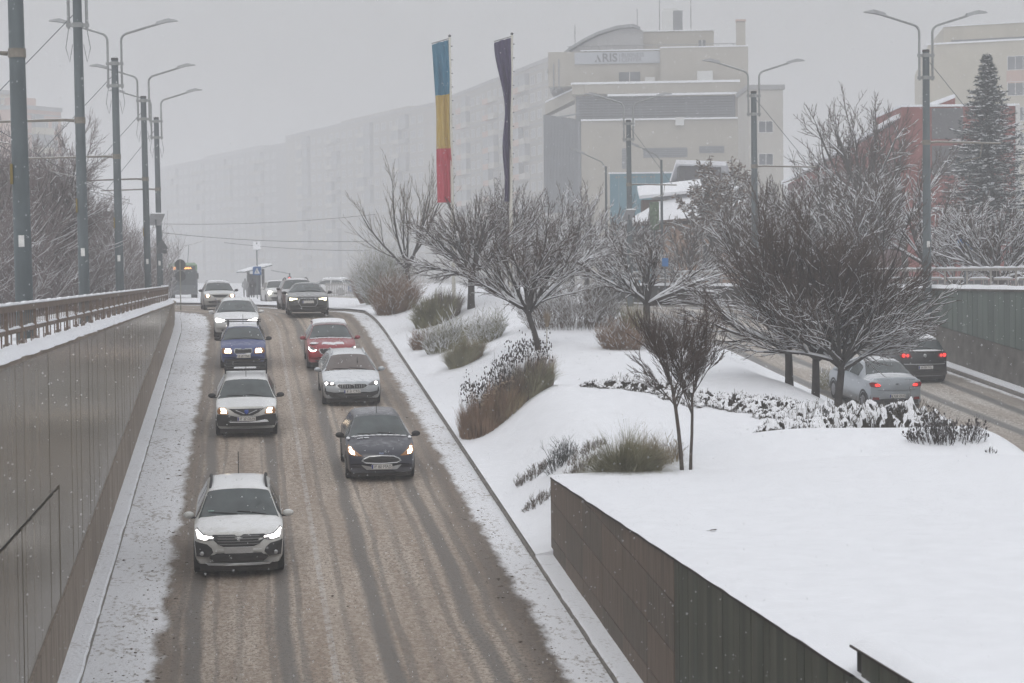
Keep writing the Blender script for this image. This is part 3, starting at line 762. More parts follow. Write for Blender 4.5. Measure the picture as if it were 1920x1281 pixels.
        s.patch(sp.get('rglass', GLASS), s.rs-.04, s.rt+.05, 5.4, 8, 'rear_window', both=True)
        for sg in (-1, 1):
            y0, y1 = (ws+wt)/2+.12, s.rs-.25
            nb = sp.get('panes', 2); gap = .05
            for k in range(nb):
                a = y0+(y1-y0)*k/nb-(gap if k else 0); b = y0+(y1-y0)*(k+1)/nb+gap
                s.patch(GLASS, a, b, 4.12, 4.88, 'side_window', sg=sg)
        # wheels
        for fy_, nm in ((s.L/2-sp['axf'], 'wheel'), (-s.L/2+sp['axr'], 'wheel')):
            for sg in (-1, 1):
                R = sp.get('wheel', .31); xo = sg*(s.w+.004); xi = sg*(s.w-.2)
                wv = MB().tube([(xi, fy_, R), (xo-sg*.02, fy_, R), (xo, fy_, R)], [R, R, R-.025], 20).build('wheel', TYRE, s.t, True)
                MB().tube([(xo-sg*.002, fy_, R), (xo+sg*.006, fy_, R)], [R*.66, R*.60], 16).build('rim', RIM, wv)
                arch = MB(); N = 12; vs = []; fs = []
                for k in range(N+1):
                    a = math.pi*k/N*1.04-.06
                    for rr, o in ((R*1.0, .0), (R*1.24, .0), (R*1.26, -.03)):
                        vs.append((sg*(s.w+.003+o), fy_+math.cos(a)*rr, R+math.sin(a)*rr))
                for k in range(N):
                    for j in (0, 1): fs.append((k*3+j, k*3+j+1, (k+1)*3+j+1, (k+1)*3+j))
                arch.add(vs, fs).build('wheel_arch', sp.get('arch', BLACK), s.t, True)
        MB().box(-s.w*.86, s.w*.86, -s.L/2+.25, s.L/2-.25, .13, s.zb+.05).build('underbody', BLACK, s.t)
        # mirrors
        mz = sp.get('mz', s.belt+.06); my = ws-.42
        for sg in (-1, 1):
            mi = MB().grid(lambda u, v, sg=sg: (sg*(s.w+.115+.115*math.cos(2*math.pi*u)*math.sin(math.pi*v)), my+.02-.07*math.cos(math.pi*v)*1.0, mz+.075*math.sin(2*math.pi*u)*math.sin(math.pi*v)**.8), 10, 6)
            mi.build('mirror', sp.get('mirror', s.pm), s.t, True)
            MB().box(min(sg*(s.w-.05), sg*(s.w+.08)), max(sg*(s.w-.05), sg*(s.w+.08)), my-.03, my+.02, mz-.075, mz-.045).build('mirror_arm', BLACK, s.t)
        # wipers
        if sp.get('wipers', True):
            for x0, x1 in ((-.55, .02), (.02, .55)):
                a = s.surf(ws-.03, x0); b = s.surf(ws-.10, x1)
                MB().tube([a, ((a[0]+b[0])/2, (a[1]+b[1])/2, (a[2]+b[2])/2+.012), b], .012, 4).build('wiper', BLACK, s.t)
    def surf(s, y, x):
        for k in range(40):
            v = 5+3*k/40; p = s.sec(y, 8-3*k/40)
            if p[0] >= abs(x): return (x, p[1]+.0, p[2]+.014)
        p = s.sec(y, 5); return (x, p[1], p[2]+.014)
    def patch(s, m, y0, y1, v0, v1, name, both=False, sg=1, off=.008, parent=None, ny=6, edge=None):
        """piece of the body surface lifted off by a few millimetres"""
        mb = MB()
        if both:
            vs_ = [v0+(v1-v0)*k/5 for k in range(6)]
            cols = [(v, 1) for v in vs_]+[(v, -1) for v in vs_[::-1][1:]]
        else: cols = [(v0+(v1-v0)*k/4, sg) for k in range(5)]
        pts = []
        for i in range(ny+1):
            y = y0+(y1-y0)*i/ny
            if edge: y = y0+(y1-y0)*i/ny
            for (v, g) in cols:
                p = s.sec(y, v); pts.append(Vector((p[0]*g, p[1], p[2])))
        n = len(cols); nr = []
        for i in range(ny+1):
            for j in range(n):
                a = pts[min(i+1, ny)*n+j]-pts[max(i-1, 0)*n+j]; b = pts[i*n+min(j+1, n-1)]-pts[i*n+max(j-1, 0)]
                c = a.cross(b); c = c.normalized() if c.length > 1e-9 else Vector((0, 0, 1))
                o = pts[i*n+j]-Vector((0, pts[i*n+j].y, s.zb+.3))
                if c.dot(Vector((o.x, 0, o.z))) < 0: c = -c
                nr.append(c)
        top = [pts[i]+nr[i]*off for i in range(len(pts))]
        bot = [pts[i]-nr[i]*.004 for i in range(len(pts))]
        fs = [(i*n+j, i*n+j+1, (i+1)*n+j+1, (i+1)*n+j) for i in range(ny) for j in range(n-1)]
        k0 = len(top)
        rim = [j for j in range(n)]+[i*n+n-1 for i in range(1, ny+1)]+[ny*n+j for j in range(n-2, -1, -1)]+[i*n for i in range(ny-1, 0, -1)]
        fs += [(rim[i], rim[(i+1) % len(rim)], k0+rim[(i+1) % len(rim)], k0+rim[i]) for i in range(len(rim))]
        mb.add(top+bot, fs); return mb.build(name, m, parent or s.t, True)
    def front(s, name, poly, m, off=.012, parent=None, rear=False, depth=.05):
        """outline in (x,z) laid on the front (or rear) face with real thickness"""
        f = s.ry if rear else s.fy; d = -1 if rear else 1
        P2 = []                                   # subdivide long edges so it follows the curve
        for (a, b), (c, e) in zip(poly, poly[1:]+poly[:1]):
            k = max(1, int(abs(c-a)/.14))
            for i in range(k): P2.append((a+(c-a)*i/k, b+(e-b)*i/k))
        n = len(P2); cx = sum(p[0] for p in P2)/n; cz = sum(p[1] for p in P2)/n
        fr = [(x, f(x, z)+d*off, z) for x, z in P2]; inn = [(cx+(x-cx)*.6, f(cx+(x-cx)*.6, cz+(z-cz)*.6)+d*(off+.004), cz+(z-cz)*.6) for x, z in P2]
        bk = [(x, f(x, z)-d*depth, z) for x, z in P2]; ce = [(cx, f(cx, cz)+d*(off+.006), cz)]
        fs = [(i, (i+1) % n, n+(i+1) % n, n+i) for i in range(n)]+[(n+i, n+(i+1) % n, 3*n) for i in range(n)]+[(i, (i+1) % n, 2*n+(i+1) % n, 2*n+i) for i in range(n)]
        return MB().add(fr+inn+bk+ce, [f_ if not any(j >= 2*n and j < 3*n for j in f_) else f_ for f_ in [tuple(j if j < 3*n else 3*n for j in q) for q in fs]]).build(name, m, parent or s.t)
    def pair(s, name, poly, m, off=.012, rear=False, labels=None, depth=.05):
        a = s.front(name, poly, m, off, None, rear, depth); b = s.front(name, [(-x, z) for x, z in poly], m, off, None, rear, depth); return a, b
    def plate(s, z, txt, w=.52, h=.115, rear=False, m=None, x0=0):
        d = -1 if rear else 1; f = s.ry if rear else s.fy
        y = max(f(x0, z+h/2)*d, f(x0, z-h/2)*d, f(x0, z)*d)*d+d*.022
        p = MB().cbox(-w/2, w/2, -h/2, h/2, 0, .012, .004).build('number_plate', m or PLATE, s.t, loc=(x0, y, z))
        p.rotation_euler = (math.pi/2, 0, math.pi if not rear else 0)
        MB().box(-w/2+.006, -w/2+.045, -h/2+.008, h/2-.008, .0125, .014).build('country_band', EUBLUE, p)
        if txt: text('lettering', txt, .105, INK, p, (.025, 0, .014), (0, 0, 0), .001, sx=.92)
        return p
    def beam(s, x, z, r, m, par, rz=None, off=.03):
        MB().ball((x, s.fy(x, z)+off, z), r, .025, rz or r, 12, 6).build('lit_lamp', m, par, True)
    def roof_snow(s, th, m=SNOW_FINE, v0=5.7):
        return s.patch(m, s.wt-.02, s.rs+.05, v0, 8, 'roof_snow', both=True, off=th)
    def antenna(s, back=.35, h=.35):
        p = s.surf(s.wt-back, 0.0); MB().tube([p, (p[0], p[1]-.12, p[2]+h)], .008, 4).build('antenna', BLACK, s.t)
    def rails(s, m=BLACK):
        for sg in (-1, 1):
            pts = []
            for k in range(6):
                y = s.wt-.15+(s.rs+.1-s.wt+.15)*k/5; p = s.sec(y, 5.7); pts.append((sg*p[0], p[1], p[2]+(.055 if 0 < k < 5 else .01)))
            MB().tube(pts, .028, 6).build('roof_rail', m, s.t, True)
def mirror_poly(p): return p+[(-x, z) for x, z in p[::-1]]
HATCH = dict(L=4.09, W=1.78, H=1.55, belt=.98, prof=[(0, .50), (.03, .66), (.08, .80), (.18, .90), (.60, .99), (1.02, 1.055), (1.28, 1.22), (1.78, 1.50), (2.1, 1.55), (2.7, 1.56), (3.35, 1.52), (3.62, 1.46), (3.93, 1.08), (4.03, .95), (4.07, .7), (4.09, .5)], ws=(1.03, 1.78), rs=(3.6, 3.95), axf=.84, axr=.66, wr=.60)
def spec(**k): d = dict(HATCH); d.update(k); return d
WHITE = paint('white', (.58, .58, .56), dirt=(.15, .95, .8)); SILVER = paint('silver', (.42, .45, .48), .35, metal=.3)
RED = paint('red', (.27, .013, .022), snow=(.95, 1.2, .5), dirt=(.1, .5, .5)); BLUE = paint('blue', (.03, .052, .185), dirt=(.1, .5, .6), snow=(.95, 1.2, .4)); NAVY = paint('navy', (.010, .012, .027), dirt=(.1, .6, .25), snow=(.9, 1.2, .3))
DARKP = paint('charcoal', (.02, .021, .021), dirt=(.1, .8, .4), snow=(.8, 1.1, .5)); GREYP = paint('silver_grey', (.33, .36, .39), metal=.25, dirt=(.1, .6, .7)); BLKP = paint('black', (.012, .012, .013), dirt=(.1, .7, .5), snow=(.75, .95, .8)); WINE = paint('wine', (.07, .022, .025)); 
WHITE2 = paint('white_dusty', (.60, .60, .585), dirt=(.15, 1.0, .85)); PEARL = paint('pearl', (.62, .625, .62), dirt=(.15, .8, .85))

# 1 white crossover, nearest
c = Car('crossover_car', 'white crossover with black roof rails, nearest car coming down the left lane', -.21, 39.5+2.04, spec(H=1.58, zb=.27, wheel=.33, arch=BLACK), WHITE)
c.front('grille', mirror_poly([(.0, .655), (.30, .66), (.40, .70), (.56, .83), (.50, .875), (.0, .88)]), BLACK, .012)
for z in (.705, .755, .805, .85): c.front('grille_bar', mirror_poly([(0, z-.008), (.40, z-.008), (.42, z+.008), (0, z+.008)]), GBAR, .02)
c.front('emblem', [(-.08, .83), (-.03, .80), (-.015, .755), (.015, .755), (.03, .80), (.08, .83), (.02, .825), (0, .81), (-.02, .825)], mat('emblem_silver', (.26, .26, .26), .4, .4), .03)
for hl in c.pair('headlight', [(.47, .79), (.62, .765), (.80, .80), (.855, .93), (.82, .96), (.70, .885), (.50, .845)], LENS, .014): pass
for sg in (-1, 1):
    c.front('lit_lamp', [(sg*x, z) for x, z in [(.60, .795), (.68, .785), (.80, .815), (.845, .93), (.82, .945), (.70, .865), (.50, .835), (.50, .82), (.62, .825)]], LED, .024)
c.pair('fog_surround', [(.50, .55), (.60, .45), (.83, .47), (.86, .75), (.62, .70), (.53, .63)], BLACK, .012)
for sg in (-1, 1): c.beam(sg*.72, .52, .045, CHROME, c.t, off=.01)
c.front('lower_grille', mirror_poly([(0, .36), (.48, .36), (.58, .44), (.44, .53), (0, .54)]), BLACK, .012)
c.front('skid_plate', mirror_poly([(0, .285), (.60, .29), (.66, .335), (0, .335)]), CHROME, .014)
c.front('bumper_bar', mirror_poly([(0, .565), (.46, .555), (.46, .60), (0, .61)]), WHITE, .02)
MB().cbox(-.28, .28, -.065, .065, 0, .015, .004).build('number_plate', mat('blank_plate', (.40, .40, .40), .5), c.t, loc=(0, c.fy(0, .60)+.03, .60)).rotation_euler = (math.pi/2, 0, math.pi)
c.rails(); c.antenna(1.4, .45)
MB().cbox(-.06, .06, -.02, .02, 0, .01, .003).build('sticker', mat('pale_sticker', (.35, .5, .45), .6), c.t, loc=c.surf(c.ws-.14, .55))

# 2 white pickup-style estate with a ladder rack
LOG = spec(L=4.35, W=1.74, H=1.56, belt=1.0, prof=[(0, .50), (.03, .66), (.07, .80), (.13, .89), (.55, .96), (1.0, 1.03), (1.25, 1.2), (1.72, 1.49), (2.05, 1.55), (2.9, 1.57), (3.6, 1.55), (4.05, 1.5), (4.24, 1.05), (4.3, .9), (4.33, .7), (4.35, .5)], ws=(1.0, 1.72), rs=(4.03, 4.24), mirror=BLACK, zb=.24)
c = Car('estate_car', 'white estate with dark bumper and black ladder rack on its roof', -.03, 57.0+2.1, LOG, WHITE)
c.front('grille', mirror_poly([(0, .66), (.16, .665), (.34, .74), (.50, .845), (.0, .85)]), BLACK, .012)
for sg in (-1, 1):
    c.front('grille_bar', [(sg*x, z) for x, z in [(.06, .70), (.30, .80), (.30, .82), (.06, .725)]], CHROME, .022)
c.front('emblem', [(-.055, .82), (.055, .82), (.055, .75), (0, .70), (-.055, .75)], mat('blue_emblem', (.02, .06, .32), .4), .028)
c.pair('headlight', [(.50, .715), (.56, .69), (.80, .70), (.83, .78), (.78, .875), (.60, .875)], LENS_AMB, .014)
for sg in (-1, 1): c.front('lit_lamp', [(sg*x, z) for x, z in [(.56, .72), (.72, .715), (.74, .86), (.62, .865), (.565, .80)]], WARM, .022)
c.front('bumper', mirror_poly([(0, .36), (.80, .36), (.845, .52), (.83, .685), (.50, .675), (.30, .635), (0, .625)]), BLACK, .008)
c.front('bumper_slot', mirror_poly([(0, .38), (.55, .38), (.58, .47), (0, .47)]), DARK_GAP, .014)
c.front('snow_lip', [(-.62, .475), (-.35, .465), (.1, .47), (.45, .47), (.50, .49), (.1, .49), (-.35, .495), (-.5, .54), (-.58, .53)], SNOW_FINE, .03)
c.plate(.575, 'IF 27 DUN'); c.antenna(.1, .35)
rk = MB()
for y in (-.15, -1.2):
    rk.box(-.62, .62, y-.02, y+.02, 1.66, 1.70)
rk.build('rack_bar', BLACK, c.t)
mb = MB()
for x in (-.6, .6): mb.box(x-.025, x+.025, -1.45, .05, 1.70, 1.75); mb.box(x-.02, x+.02, -.17, -.13, 1.56, 1.7); mb.box(x-.02, x+.02, -1.22, -1.18, 1.56, 1.7)
for k in range(4): mb.box(-.58, .58, -.02-.4*k, .03-.4*k, 1.71, 1.745)
mb.build('rack_frame', BLACK, c.t)
mb = MB()
for x in (-.6, .6): mb.box(x-.02, x+.02, -.02, .02, 1.75, 2.02)
mb.box(-.6, .6, -.012, .012, 1.99, 2.02); mb.box(-.6, .6, -.012, .012, 1.86, 1.885); mb.build('rack_headboard', BLACK, c.t)
MB().cbox(-.3, .35, -.05, .03, 1.746, 1.79, .02).build('snow', SNOW_FINE, c.t)

# 3 blue hatchback with roof bars
FAB = spec(L=3.97, W=1.65, H=1.45, belt=.93, prof=[(0, .48), (.02, .62), (.06, .74), (.12, .80), (.5, .89), (.95, .965), (1.2, 1.12), (1.65, 1.38), (1.95, 1.44), (2.5, 1.455), (3.2, 1.43), (3.5, 1.38), (3.8, 1.02), (3.9, .9), (3.95, .68), (3.97, .48)], ws=(.97, 1.66), rs=(3.48, 3.82), wr=.56, mirror=BLACK)
c = Car('hatchback_car', 'blue hatchback with warm headlights and roof bars in the left lane', -.12, 72.6+1.95, FAB, BLUE)
c.front('grille_frame', mirror_poly([(0, .60), (.29, .60), (.325, .63), (.32, .755), (.28, .775), (.08, .775), (0, .755)]), CHROME, .012)
c.front('grille', mirror_poly([(0, .618), (.28, .618), (.305, .64), (.30, .74), (.27, .755), (.06, .755), (0, .735)]), BLACK, .018)
c.pair('headlight', [(.38, .60), (.46, .575), (.74, .59), (.775, .66), (.74, .775), (.44, .775)], LENS_AMB, .014)
for sg in (-1, 1): c.front('lit_lamp', [(sg*x, z) for x, z in [(.44, .61), (.66, .61), (.68, .68), (.64, .765), (.47, .765), (.43, .70)]], WARM, .022)
c.front('bumper_slot', mirror_poly([(0, .30), (.60, .30), (.66, .38), (0, .40)]), BLACK, .012)
c.plate(.50, 'B 39 TNR')
c.front('snow_lip', [(-.28, .575), (-.22, .555), (.26, .56), (.26, .575), (-.05, .58), (-.2, .62), (-.25, .61)], SNOW_FINE, .035)
for y in (.15, -.6):
    MB().box(-.66, .66, y-.03, y+.03, 1.555, 1.59).box(-.58, -.52, y-.02, y+.02, 1.42, 1.555).box(.52, .58, y-.02, y+.02, 1.42, 1.555).build('roof_bar', BLACK, c.t)
c.antenna(.25, .35); c.roof_snow(.03, v0=5.9)

# 4 white rounded saloon with slim lamps
TES = spec(L=4.7, W=1.85, H=1.60, belt=.98, prof=[(0, .48), (.04, .62), (.12, .74), (.25, .82), (.65, .94), (1.1, 1.04), (1.5, 1.25), (2.1, 1.53), (2.5, 1.60), (3.0, 1.60), (3.7, 1.48), (4.35, 1.15), (4.55, 1.05), (4.62, .9), (4.68, .7), (4.7, .48)], ws=(1.1, 2.12), rs=(3.4, 4.3), wr=.58, bow=.26)
TES['prof'] = [(a, h if h < .8 else .8+(h-.8)*.82) for a, h in TES['prof']]; TES['H'] = 1.456; TES['belt'] = .93
c = Car('saloon_car', 'smooth white car with slim bright headlights behind the blue hatchback', -.40, 82.8+2.3, TES, PEARL)
for sg in (-1, 1):
    c.front('headlight', [(sg*x, z) for x, z in [(.46, .755), (.62, .70), (.84, .70), (.865, .80), (.80, .83), (.66, .80), (.50, .775)]], LED, .016)
c.front('lower_grille', mirror_poly([(0, .30), (.55, .30), (.66, .36), (.55, .40), (0, .40)]), BLACK, .012)
c.plate(.54, '')

# 5 dark blue hatchback, near right lane
FOR = spec(L=3.97, W=1.72, H=1.48, belt=.95, prof=[(0, .48), (.03, .60), (.09, .72), (.20, .80), (.6, .91), (1.02, 1.01), (1.3, 1.18), (1.80, 1.43), (2.1, 1.48), (2.6, 1.49), (3.2, 1.45), (3.5, 1.38), (3.78, 1.05), (3.9, .9), (3.95, .68), (3.97, .48)], ws=(1.02, 1.82), rs=(3.45, 3.78), wr=.56, bow=.24, mirror=BLACK, zb=.2)
c = Car('hatchback_car', 'dark navy hatchback with oval chrome grille, nearest in the right lane', 3.30, 49.6+1.95, FOR, NAVY)
c.front('grille_frame', mirror_poly([(0, .485), (.40, .50), (.50, .545), (.46, .605), (.32, .67), (0, .695)]), CHROME, .012)
c.front('grille', mirror_poly([(0, .51), (.38, .52), (.46, .55), (.42, .60), (.30, .65), (0, .672)]), BLACK, .02)
for z in (.55, .59, .63): c.front('grille_bar', mirror_poly([(0, z-.005), (.33, z-.005), (.33, z+.005), (0, z+.005)]), DARK_GAP, .026)
c.front('emblem', [(.065*math.cos(a), .735+.026*math.sin(a)) for a in [2*math.pi*k/14 for k in range(14)]], mat('oval_emblem', (.12, .15, .22), .4), .02)
c.pair('headlight', [(.47, .665), (.66, .66), (.80, .70), (.84, .80), (.80, .895), (.70, .83), (.56, .72)], LENS_AMB, .014)
for sg in (-1, 1): c.front('lit_lamp', [(sg*x, z) for x, z in [(.66, .69), (.75, .705), (.80, .77), (.795, .85), (.74, .85), (.66, .77)]], WARM, .024)
c.front('bumper_trim', [(-.50, .44), (-.38, .335), (.38, .335), (.50, .44), (.48, .45), (.37, .36), (-.37, .36), (-.48, .45)][:8], CHROME, .016, depth=.01)
c.plate(.415, 'IF 80 MAD'); c.antenna(.08, .3)
c.front('snow_lip', mirror_poly([(0, .485), (.38, .498), (.44, .52), (.38, .512), (0, .50)]), SNOW_FINE, .03)
for sg in (-1, 1): MB().ball((sg*.78, c.ws-.02, .985), .05, .16, .03).build('snow', SNOW_FINE, c.t, True)
mb = MB()
for k in range(9):
    x = -.62+.155*k; p = c.surf(c.ws-.01, x); mb.ball(p, .09, .03, .022, 6, 4)
mb.build('snow_line', SNOW_FINE, c.t, True)
for x0 in (.35, .45, .52, .3): p = c.surf(c.ws+.12, x0); MB().ball(p, .05, .04, .012, 6, 4).build('snow', SNOW_FINE, c.t, True)

# 6 silver saloon, right lane
OCT = spec(L=4.69, W=1.83, H=1.48, belt=.95, prof=[(0, .46), (.03, .60), (.09, .73), (.18, .79), (.65, .90), (1.2, 1.01), (1.5, 1.17), (2.05, 1.43), (2.4, 1.48), (3.0, 1.485), (3.9, 1.42), (4.35, 1.32), (4.55, 1.02), (4.64, .9), (4.67, .68), (4.69, .48)], ws=(1.2, 2.07), rs=(4.1, 4.55), wr=.57, bow=.22, glass=mat('car_glass_brownish', (.11, .088, .08), .08, var=.2, scale=2, spec=.5))
c = Car('saloon_car', 'silver saloon with six-sided dark grille in the right lane', 3.28, 62.8+2.3, OCT, SILVER)
c.front('grille_frame', mirror_poly([(0, .575), (.36, .575), (.42, .60), (.50, .665), (.42, .73), (.10, .74), (0, .72)]), CHROME, .012)
c.front('grille', mirror_poly([(0, .59), (.35, .59), (.40, .61), (.475, .665), (.41, .715), (.10, .722), (0, .705)]), BLACK, .02)
for k in range(-5, 6):
    if k: c.front('grille_bar', [(k*.075-.006, .605), (k*.075+.006, .605), (k*.075+.006, .705), (k*.075-.006, .705)], CHROME, .026)
c.pair('headlight', [(.50, .70), (.56, .665), (.80, .68), (.865, .74), (.84, .80), (.66, .775)], LENS, .014)
for x, r in ((-.76, .05), (.80, .05), (.63, .04)): c.beam(x, .735, r, LED, c.t)
c.front('emblem', [(.045*math.cos(a), .80+.035*math.sin(a)) for a in [2*math.pi*k/12 for k in range(12)]], BLACK, .016)
c.front('lower_grille', mirror_poly([(0, .30), (.62, .31), (.83, .40), (.84, .50), (.80, .46), (.60, .40), (0, .39)]), BLACK, .012)
c.pair('air_slot', [(.80, .46), (.86, .46), (.85, .62), (.82, .58)], BLACK, .012)
c.plate(.50, 'B 31 CTG'); c.rails(SILVER)
MB().ball(c.surf(c.ws-.35, -.25), .012, .03, .2, 6, 4).build('sticker_strip', BLACK, c.t)

# 7 red crossover with snow on roof and bonnet
MAZ = spec(L=4.27, W=1.77, H=1.54, belt=.98, prof=[(0, .50), (.03, .66), (.09, .82), (.2, .90), (.65, .98), (1.15, 1.05), (1.45, 1.22), (1.95, 1.47), (2.25, 1.53), (2.8, 1.54), (3.5, 1.48), (3.8, 1.40), (4.08, 1.1), (4.2, .95), (4.25, .7), (4.27, .5)], ws=(1.15, 1.97), rs=(3.75, 4.1), wr=.58, bow=.22, zb=.25)
c = Car('crossover_car', 'red crossover with thick snow on its roof and bonnet', 3.05, 71.9+2.1, MAZ, RED)
c.front('grille_frame', mirror_poly([(0, .55), (.26, .56), (.42, .64), (.47, .74), (.43, .80), (0, .805)]), CHROME, .012)
c.front('grille', mirror_poly([(0, .575), (.25, .585), (.39, .655), (.44, .745), (.42, .795), (0, .80)]), BLACK, .02)
c.front('emblem', [(.07*math.cos(a), .70+.06*math.sin(a)) for a in [2*math.pi*k/12 for k in range(12)]], CHROME, .028)
c.pair('headlight', [(.50, .74), (.60, .70), (.78, .72), (.86, .84), (.80, .87), (.66, .81)], LENS, .014)
for sg in (-1, 1):
    pts = [(sg*x, c.fy(x, z)+.03, z) for x, z in [(.56, .765), (.60, .725), (.68, .71), (.77, .73), (.82, .79), (.83, .845)]]
    MB().tube(pts, [.012, .02, .024, .024, .02, .012], 6).build('lit_lamp', LED, c.t)
c.roof_snow(.075, v0=5.3)
MB().grid(lambda u, v: (lambda y, x: (x, c.surf(y, x)[1], c.surf(y, x)[2]-.01+.05*math.sin(math.pi*v)**.5*math.sin(math.pi*u)**.4+.006*math.sin(23*u)))(c.L/2-.26-.22*v-.06*math.sin(9*u), -.45+.8*u), 16, 5).build('bonnet_snow', SNOW_FINE, c.t, True)
MB().ball(c.surf(c.L/2-.45, .62), .17, .2, .035).build('snow', SNOW_FINE, c.t, True)
mb = MB()
for k in range(10): mb.ball(c.surf(c.ws-.0, -.68+.15*k), .1, .04, .025, 6, 4)
mb.build('snow_line', SNOW_FINE, c.t, True)
c.plate(.46, ''); MB().ball((.0, c.fy(0, .53)+.02, .53), .24, .04, .03).build('snow', SNOW_FINE, c.t, True)
c.front('lower_grille', mirror_poly([(0, .31), (.5, .31), (.62, .38), (0, .40)]), BLACK, .012)

# 8 charcoal saloon with large grille at the crest
AUD = spec(L=4.85, W=1.87, H=1.47, belt=.96, prof=[(0, .46), (.03, .60), (.08, .74), (.16, .82), (.7, .94), (1.35, 1.03), (1.7, 1.2), (2.2, 1.42), (2.6, 1.47), (3.1, 1.47), (3.7, 1.38), (4.3, 1.12), (4.75, 1.05), (4.8, .9), (4.83, .68), (4.85, .48)], ws=(1.35, 2.22), rs=(3.3, 4.25), wr=.57, bow=.24)
c = Car('saloon_car', 'charcoal saloon with big outlined grille and angled headlights on the crest', 2.80, 90.6+2.4, AUD, DARKP)
c.front('grille_frame', mirror_poly([(0, .38), (.34, .39), (.44, .56), (.40, .73), (.33, .765), (0, .77)]), CHROME, .012)
c.front('grille', mirror_poly([(0, .40), (.325, .41), (.42, .56), (.385, .72), (.32, .75), (0, .755)]), BLACK, .018)
for k in range(4):
    cx = -.135+.09*k; pts = [(cx+.055*math.cos(a), c.fy(cx, .70)+.032, .70+.055*math.sin(a)) for a in [2*math.pi*j/12 for j in range(13)]]
    MB().tube(pts, .009, 4).build('emblem_ring', CHROME, c.t)
for sg in (-1, 1):
    c.front('headlight', [(sg*x, z) for x, z in [(.46, .735), (.50, .69), (.80, .65), (.86, .78), (.80, .80)]], LENS, .014)
    c.front('lit_lamp', [(sg*x, z) for x, z in [(.49, .755), (.49, .72), (.70, .70), (.72, .66), (.82, .665), (.85, .78), (.80, .79)]], YLED, .024)
c.plate(.60, ''); c.front('lower_grille', mirror_poly([(.46, .32), (.80, .34), (.84, .50), (.5, .42)])[:4], BLACK, .012); c.front('lower_grille', [(-.46, .32), (-.80, .34), (-.84, .50), (-.5, .42)], BLACK, .012)

# 9 dark wine SUV behind it
SUV = spec(L=4.5, W=1.86, H=1.70, belt=1.06, zb=.3, wheel=.35, prof=[(0, .55), (.03, .7), (.08, .88), (.16, .98), (.7, 1.05), (1.15, 1.1), (1.4, 1.28), (1.85, 1.6), (2.2, 1.68), (3.0, 1.7), (3.9, 1.64), (4.15, 1.55), (4.38, 1.15), (4.45, 1.0), (4.48, .7), (4.5, .5)], ws=(1.15, 1.87), rs=(4.1, 4.4), wr=.62, mirror=BLACK)
c = Car('sport_utility_vehicle', 'dark wine-coloured SUV half hidden behind the charcoal saloon', 2.75, 109.5, SUV, WINE, rz=.06)
c.front('grille', mirror_poly([(0, .68), (.4, .68), (.46, .86), (0, .87)]), BLACK, .012)
c.pair('headlight', [(.52, .74), (.84, .76), (.86, .88), (.54, .86)], LENS, .014)
for sg in (-1, 1): c.beam(sg*.7, .80, .045, LED, c.t)
c.rails(); c.plate(.55, '')

# 10 pale car with a blinding lamp
c = Car('hatchback_car', 'pale car with a glaring headlight waiting at the crossing', 2.0, 129.5, spec(), WHITE2, rz=.10)
c.front('grille', mirror_poly([(0, .66), (.40, .67), (.46, .78), (0, .79)]), BLACK, .012); c.pair('headlight', [(.50, .70), (.80, .72), (.84, .85), (.55, .83)], LENS, .014)
c.beam(.68, .78, .11, BEAM, c.t); c.beam(-.68, .78, .06, LED, c.t); c.front('lower_grille', mirror_poly([(0, .34), (.55, .34), (.6, .46), (0, .46)]), BLACK, .012); c.plate(.56, '')

# 11 far white estate
c = Car('estate_car', 'snow-topped white estate farthest up the left lane with amber-lit headlights', -1.55, 112.5, LOG, WHITE2, rz=.07)
c.front('grille', mirror_poly([(0, .68), (.30, .70), (.46, .83), (.0, .84)]), BLACK, .012); c.pair('headlight', [(.48, .69), (.80, .70), (.82, .80), (.60, .86)], LENS_AMB, .014)
for sg in (-1, 1): c.beam(sg*.66, .77, .085, WARM, c.t)
c.front('bumper_slot', mirror_poly([(0, .38), (.6, .38), (.64, .48), (0, .48)]), BLACK, .012); c.plate(.58, ''); c.roof_snow(.05, v0=5.4); c.rails()

# 12 silver-grey saloon seen from behind on the uphill road
SED = spec(L=4.35, W=1.73, H=1.51, belt=.99, prof=[(0, .50), (.03, .66), (.08, .80), (.18, .90), (.60, .98), (1.0, 1.04), (1.28, 1.22), (1.75, 1.46), (2.1, 1.51), (2.6, 1.51), (3.0, 1.45), (3.62, 1.12), (3.75, 1.10), (4.22, 1.09), (4.30, 1.0), (4.34, .75), (4.35, .45)], ws=(1.0, 1.77), rs=(2.9, 3.62), wr=.58, rbow=.14)
c = Car('saloon_car', 'silver-grey saloon seen from behind on the uphill road', 19.78, 59.2+2.15, SED, GREYP, heading=0, rz=.03, group='cars going up the far ramp')
c.pair('tail_light', [(.50, .83), (.60, .80), (.80, .82), (.845, .92), (.78, .96), (.62, .95)], REDD, .014, rear=True)
for sg in (-1, 1): c.front('lit_lamp', [(sg*x, z) for x, z in [(.52, .845), (.66, .83), (.70, .89), (.62, .925), (.54, .90)]], REDL, .024, rear=True)
c.front('bumper_lower', mirror_poly([(0, .30), (.70, .30), (.72, .40), (.45, .44), (0, .44)]), BLACK, .012, rear=True)
c.front('plate_recess', mirror_poly([(0, .46), (.36, .46), (.44, .62), (.36, .66), (0, .66)]), GREYP, .01, rear=True)
c.plate(.545, 'B 938 ZOC', rear=True); c.pair('reflector', [(.55, .42), (.76, .42), (.74, .50), (.57, .50)], REDD, .018, rear=True)
c.front('emblem', [(-.05, .90), (.05, .90), (.03, .925), (-.03, .925)], BLACK, .02, rear=True)
p = c.surf(c.rs+.1, 0); MB().tube([p, (p[0], p[1]-.2, p[2]+.33)], .008, 4).build('antenna', BLACK, c.t)
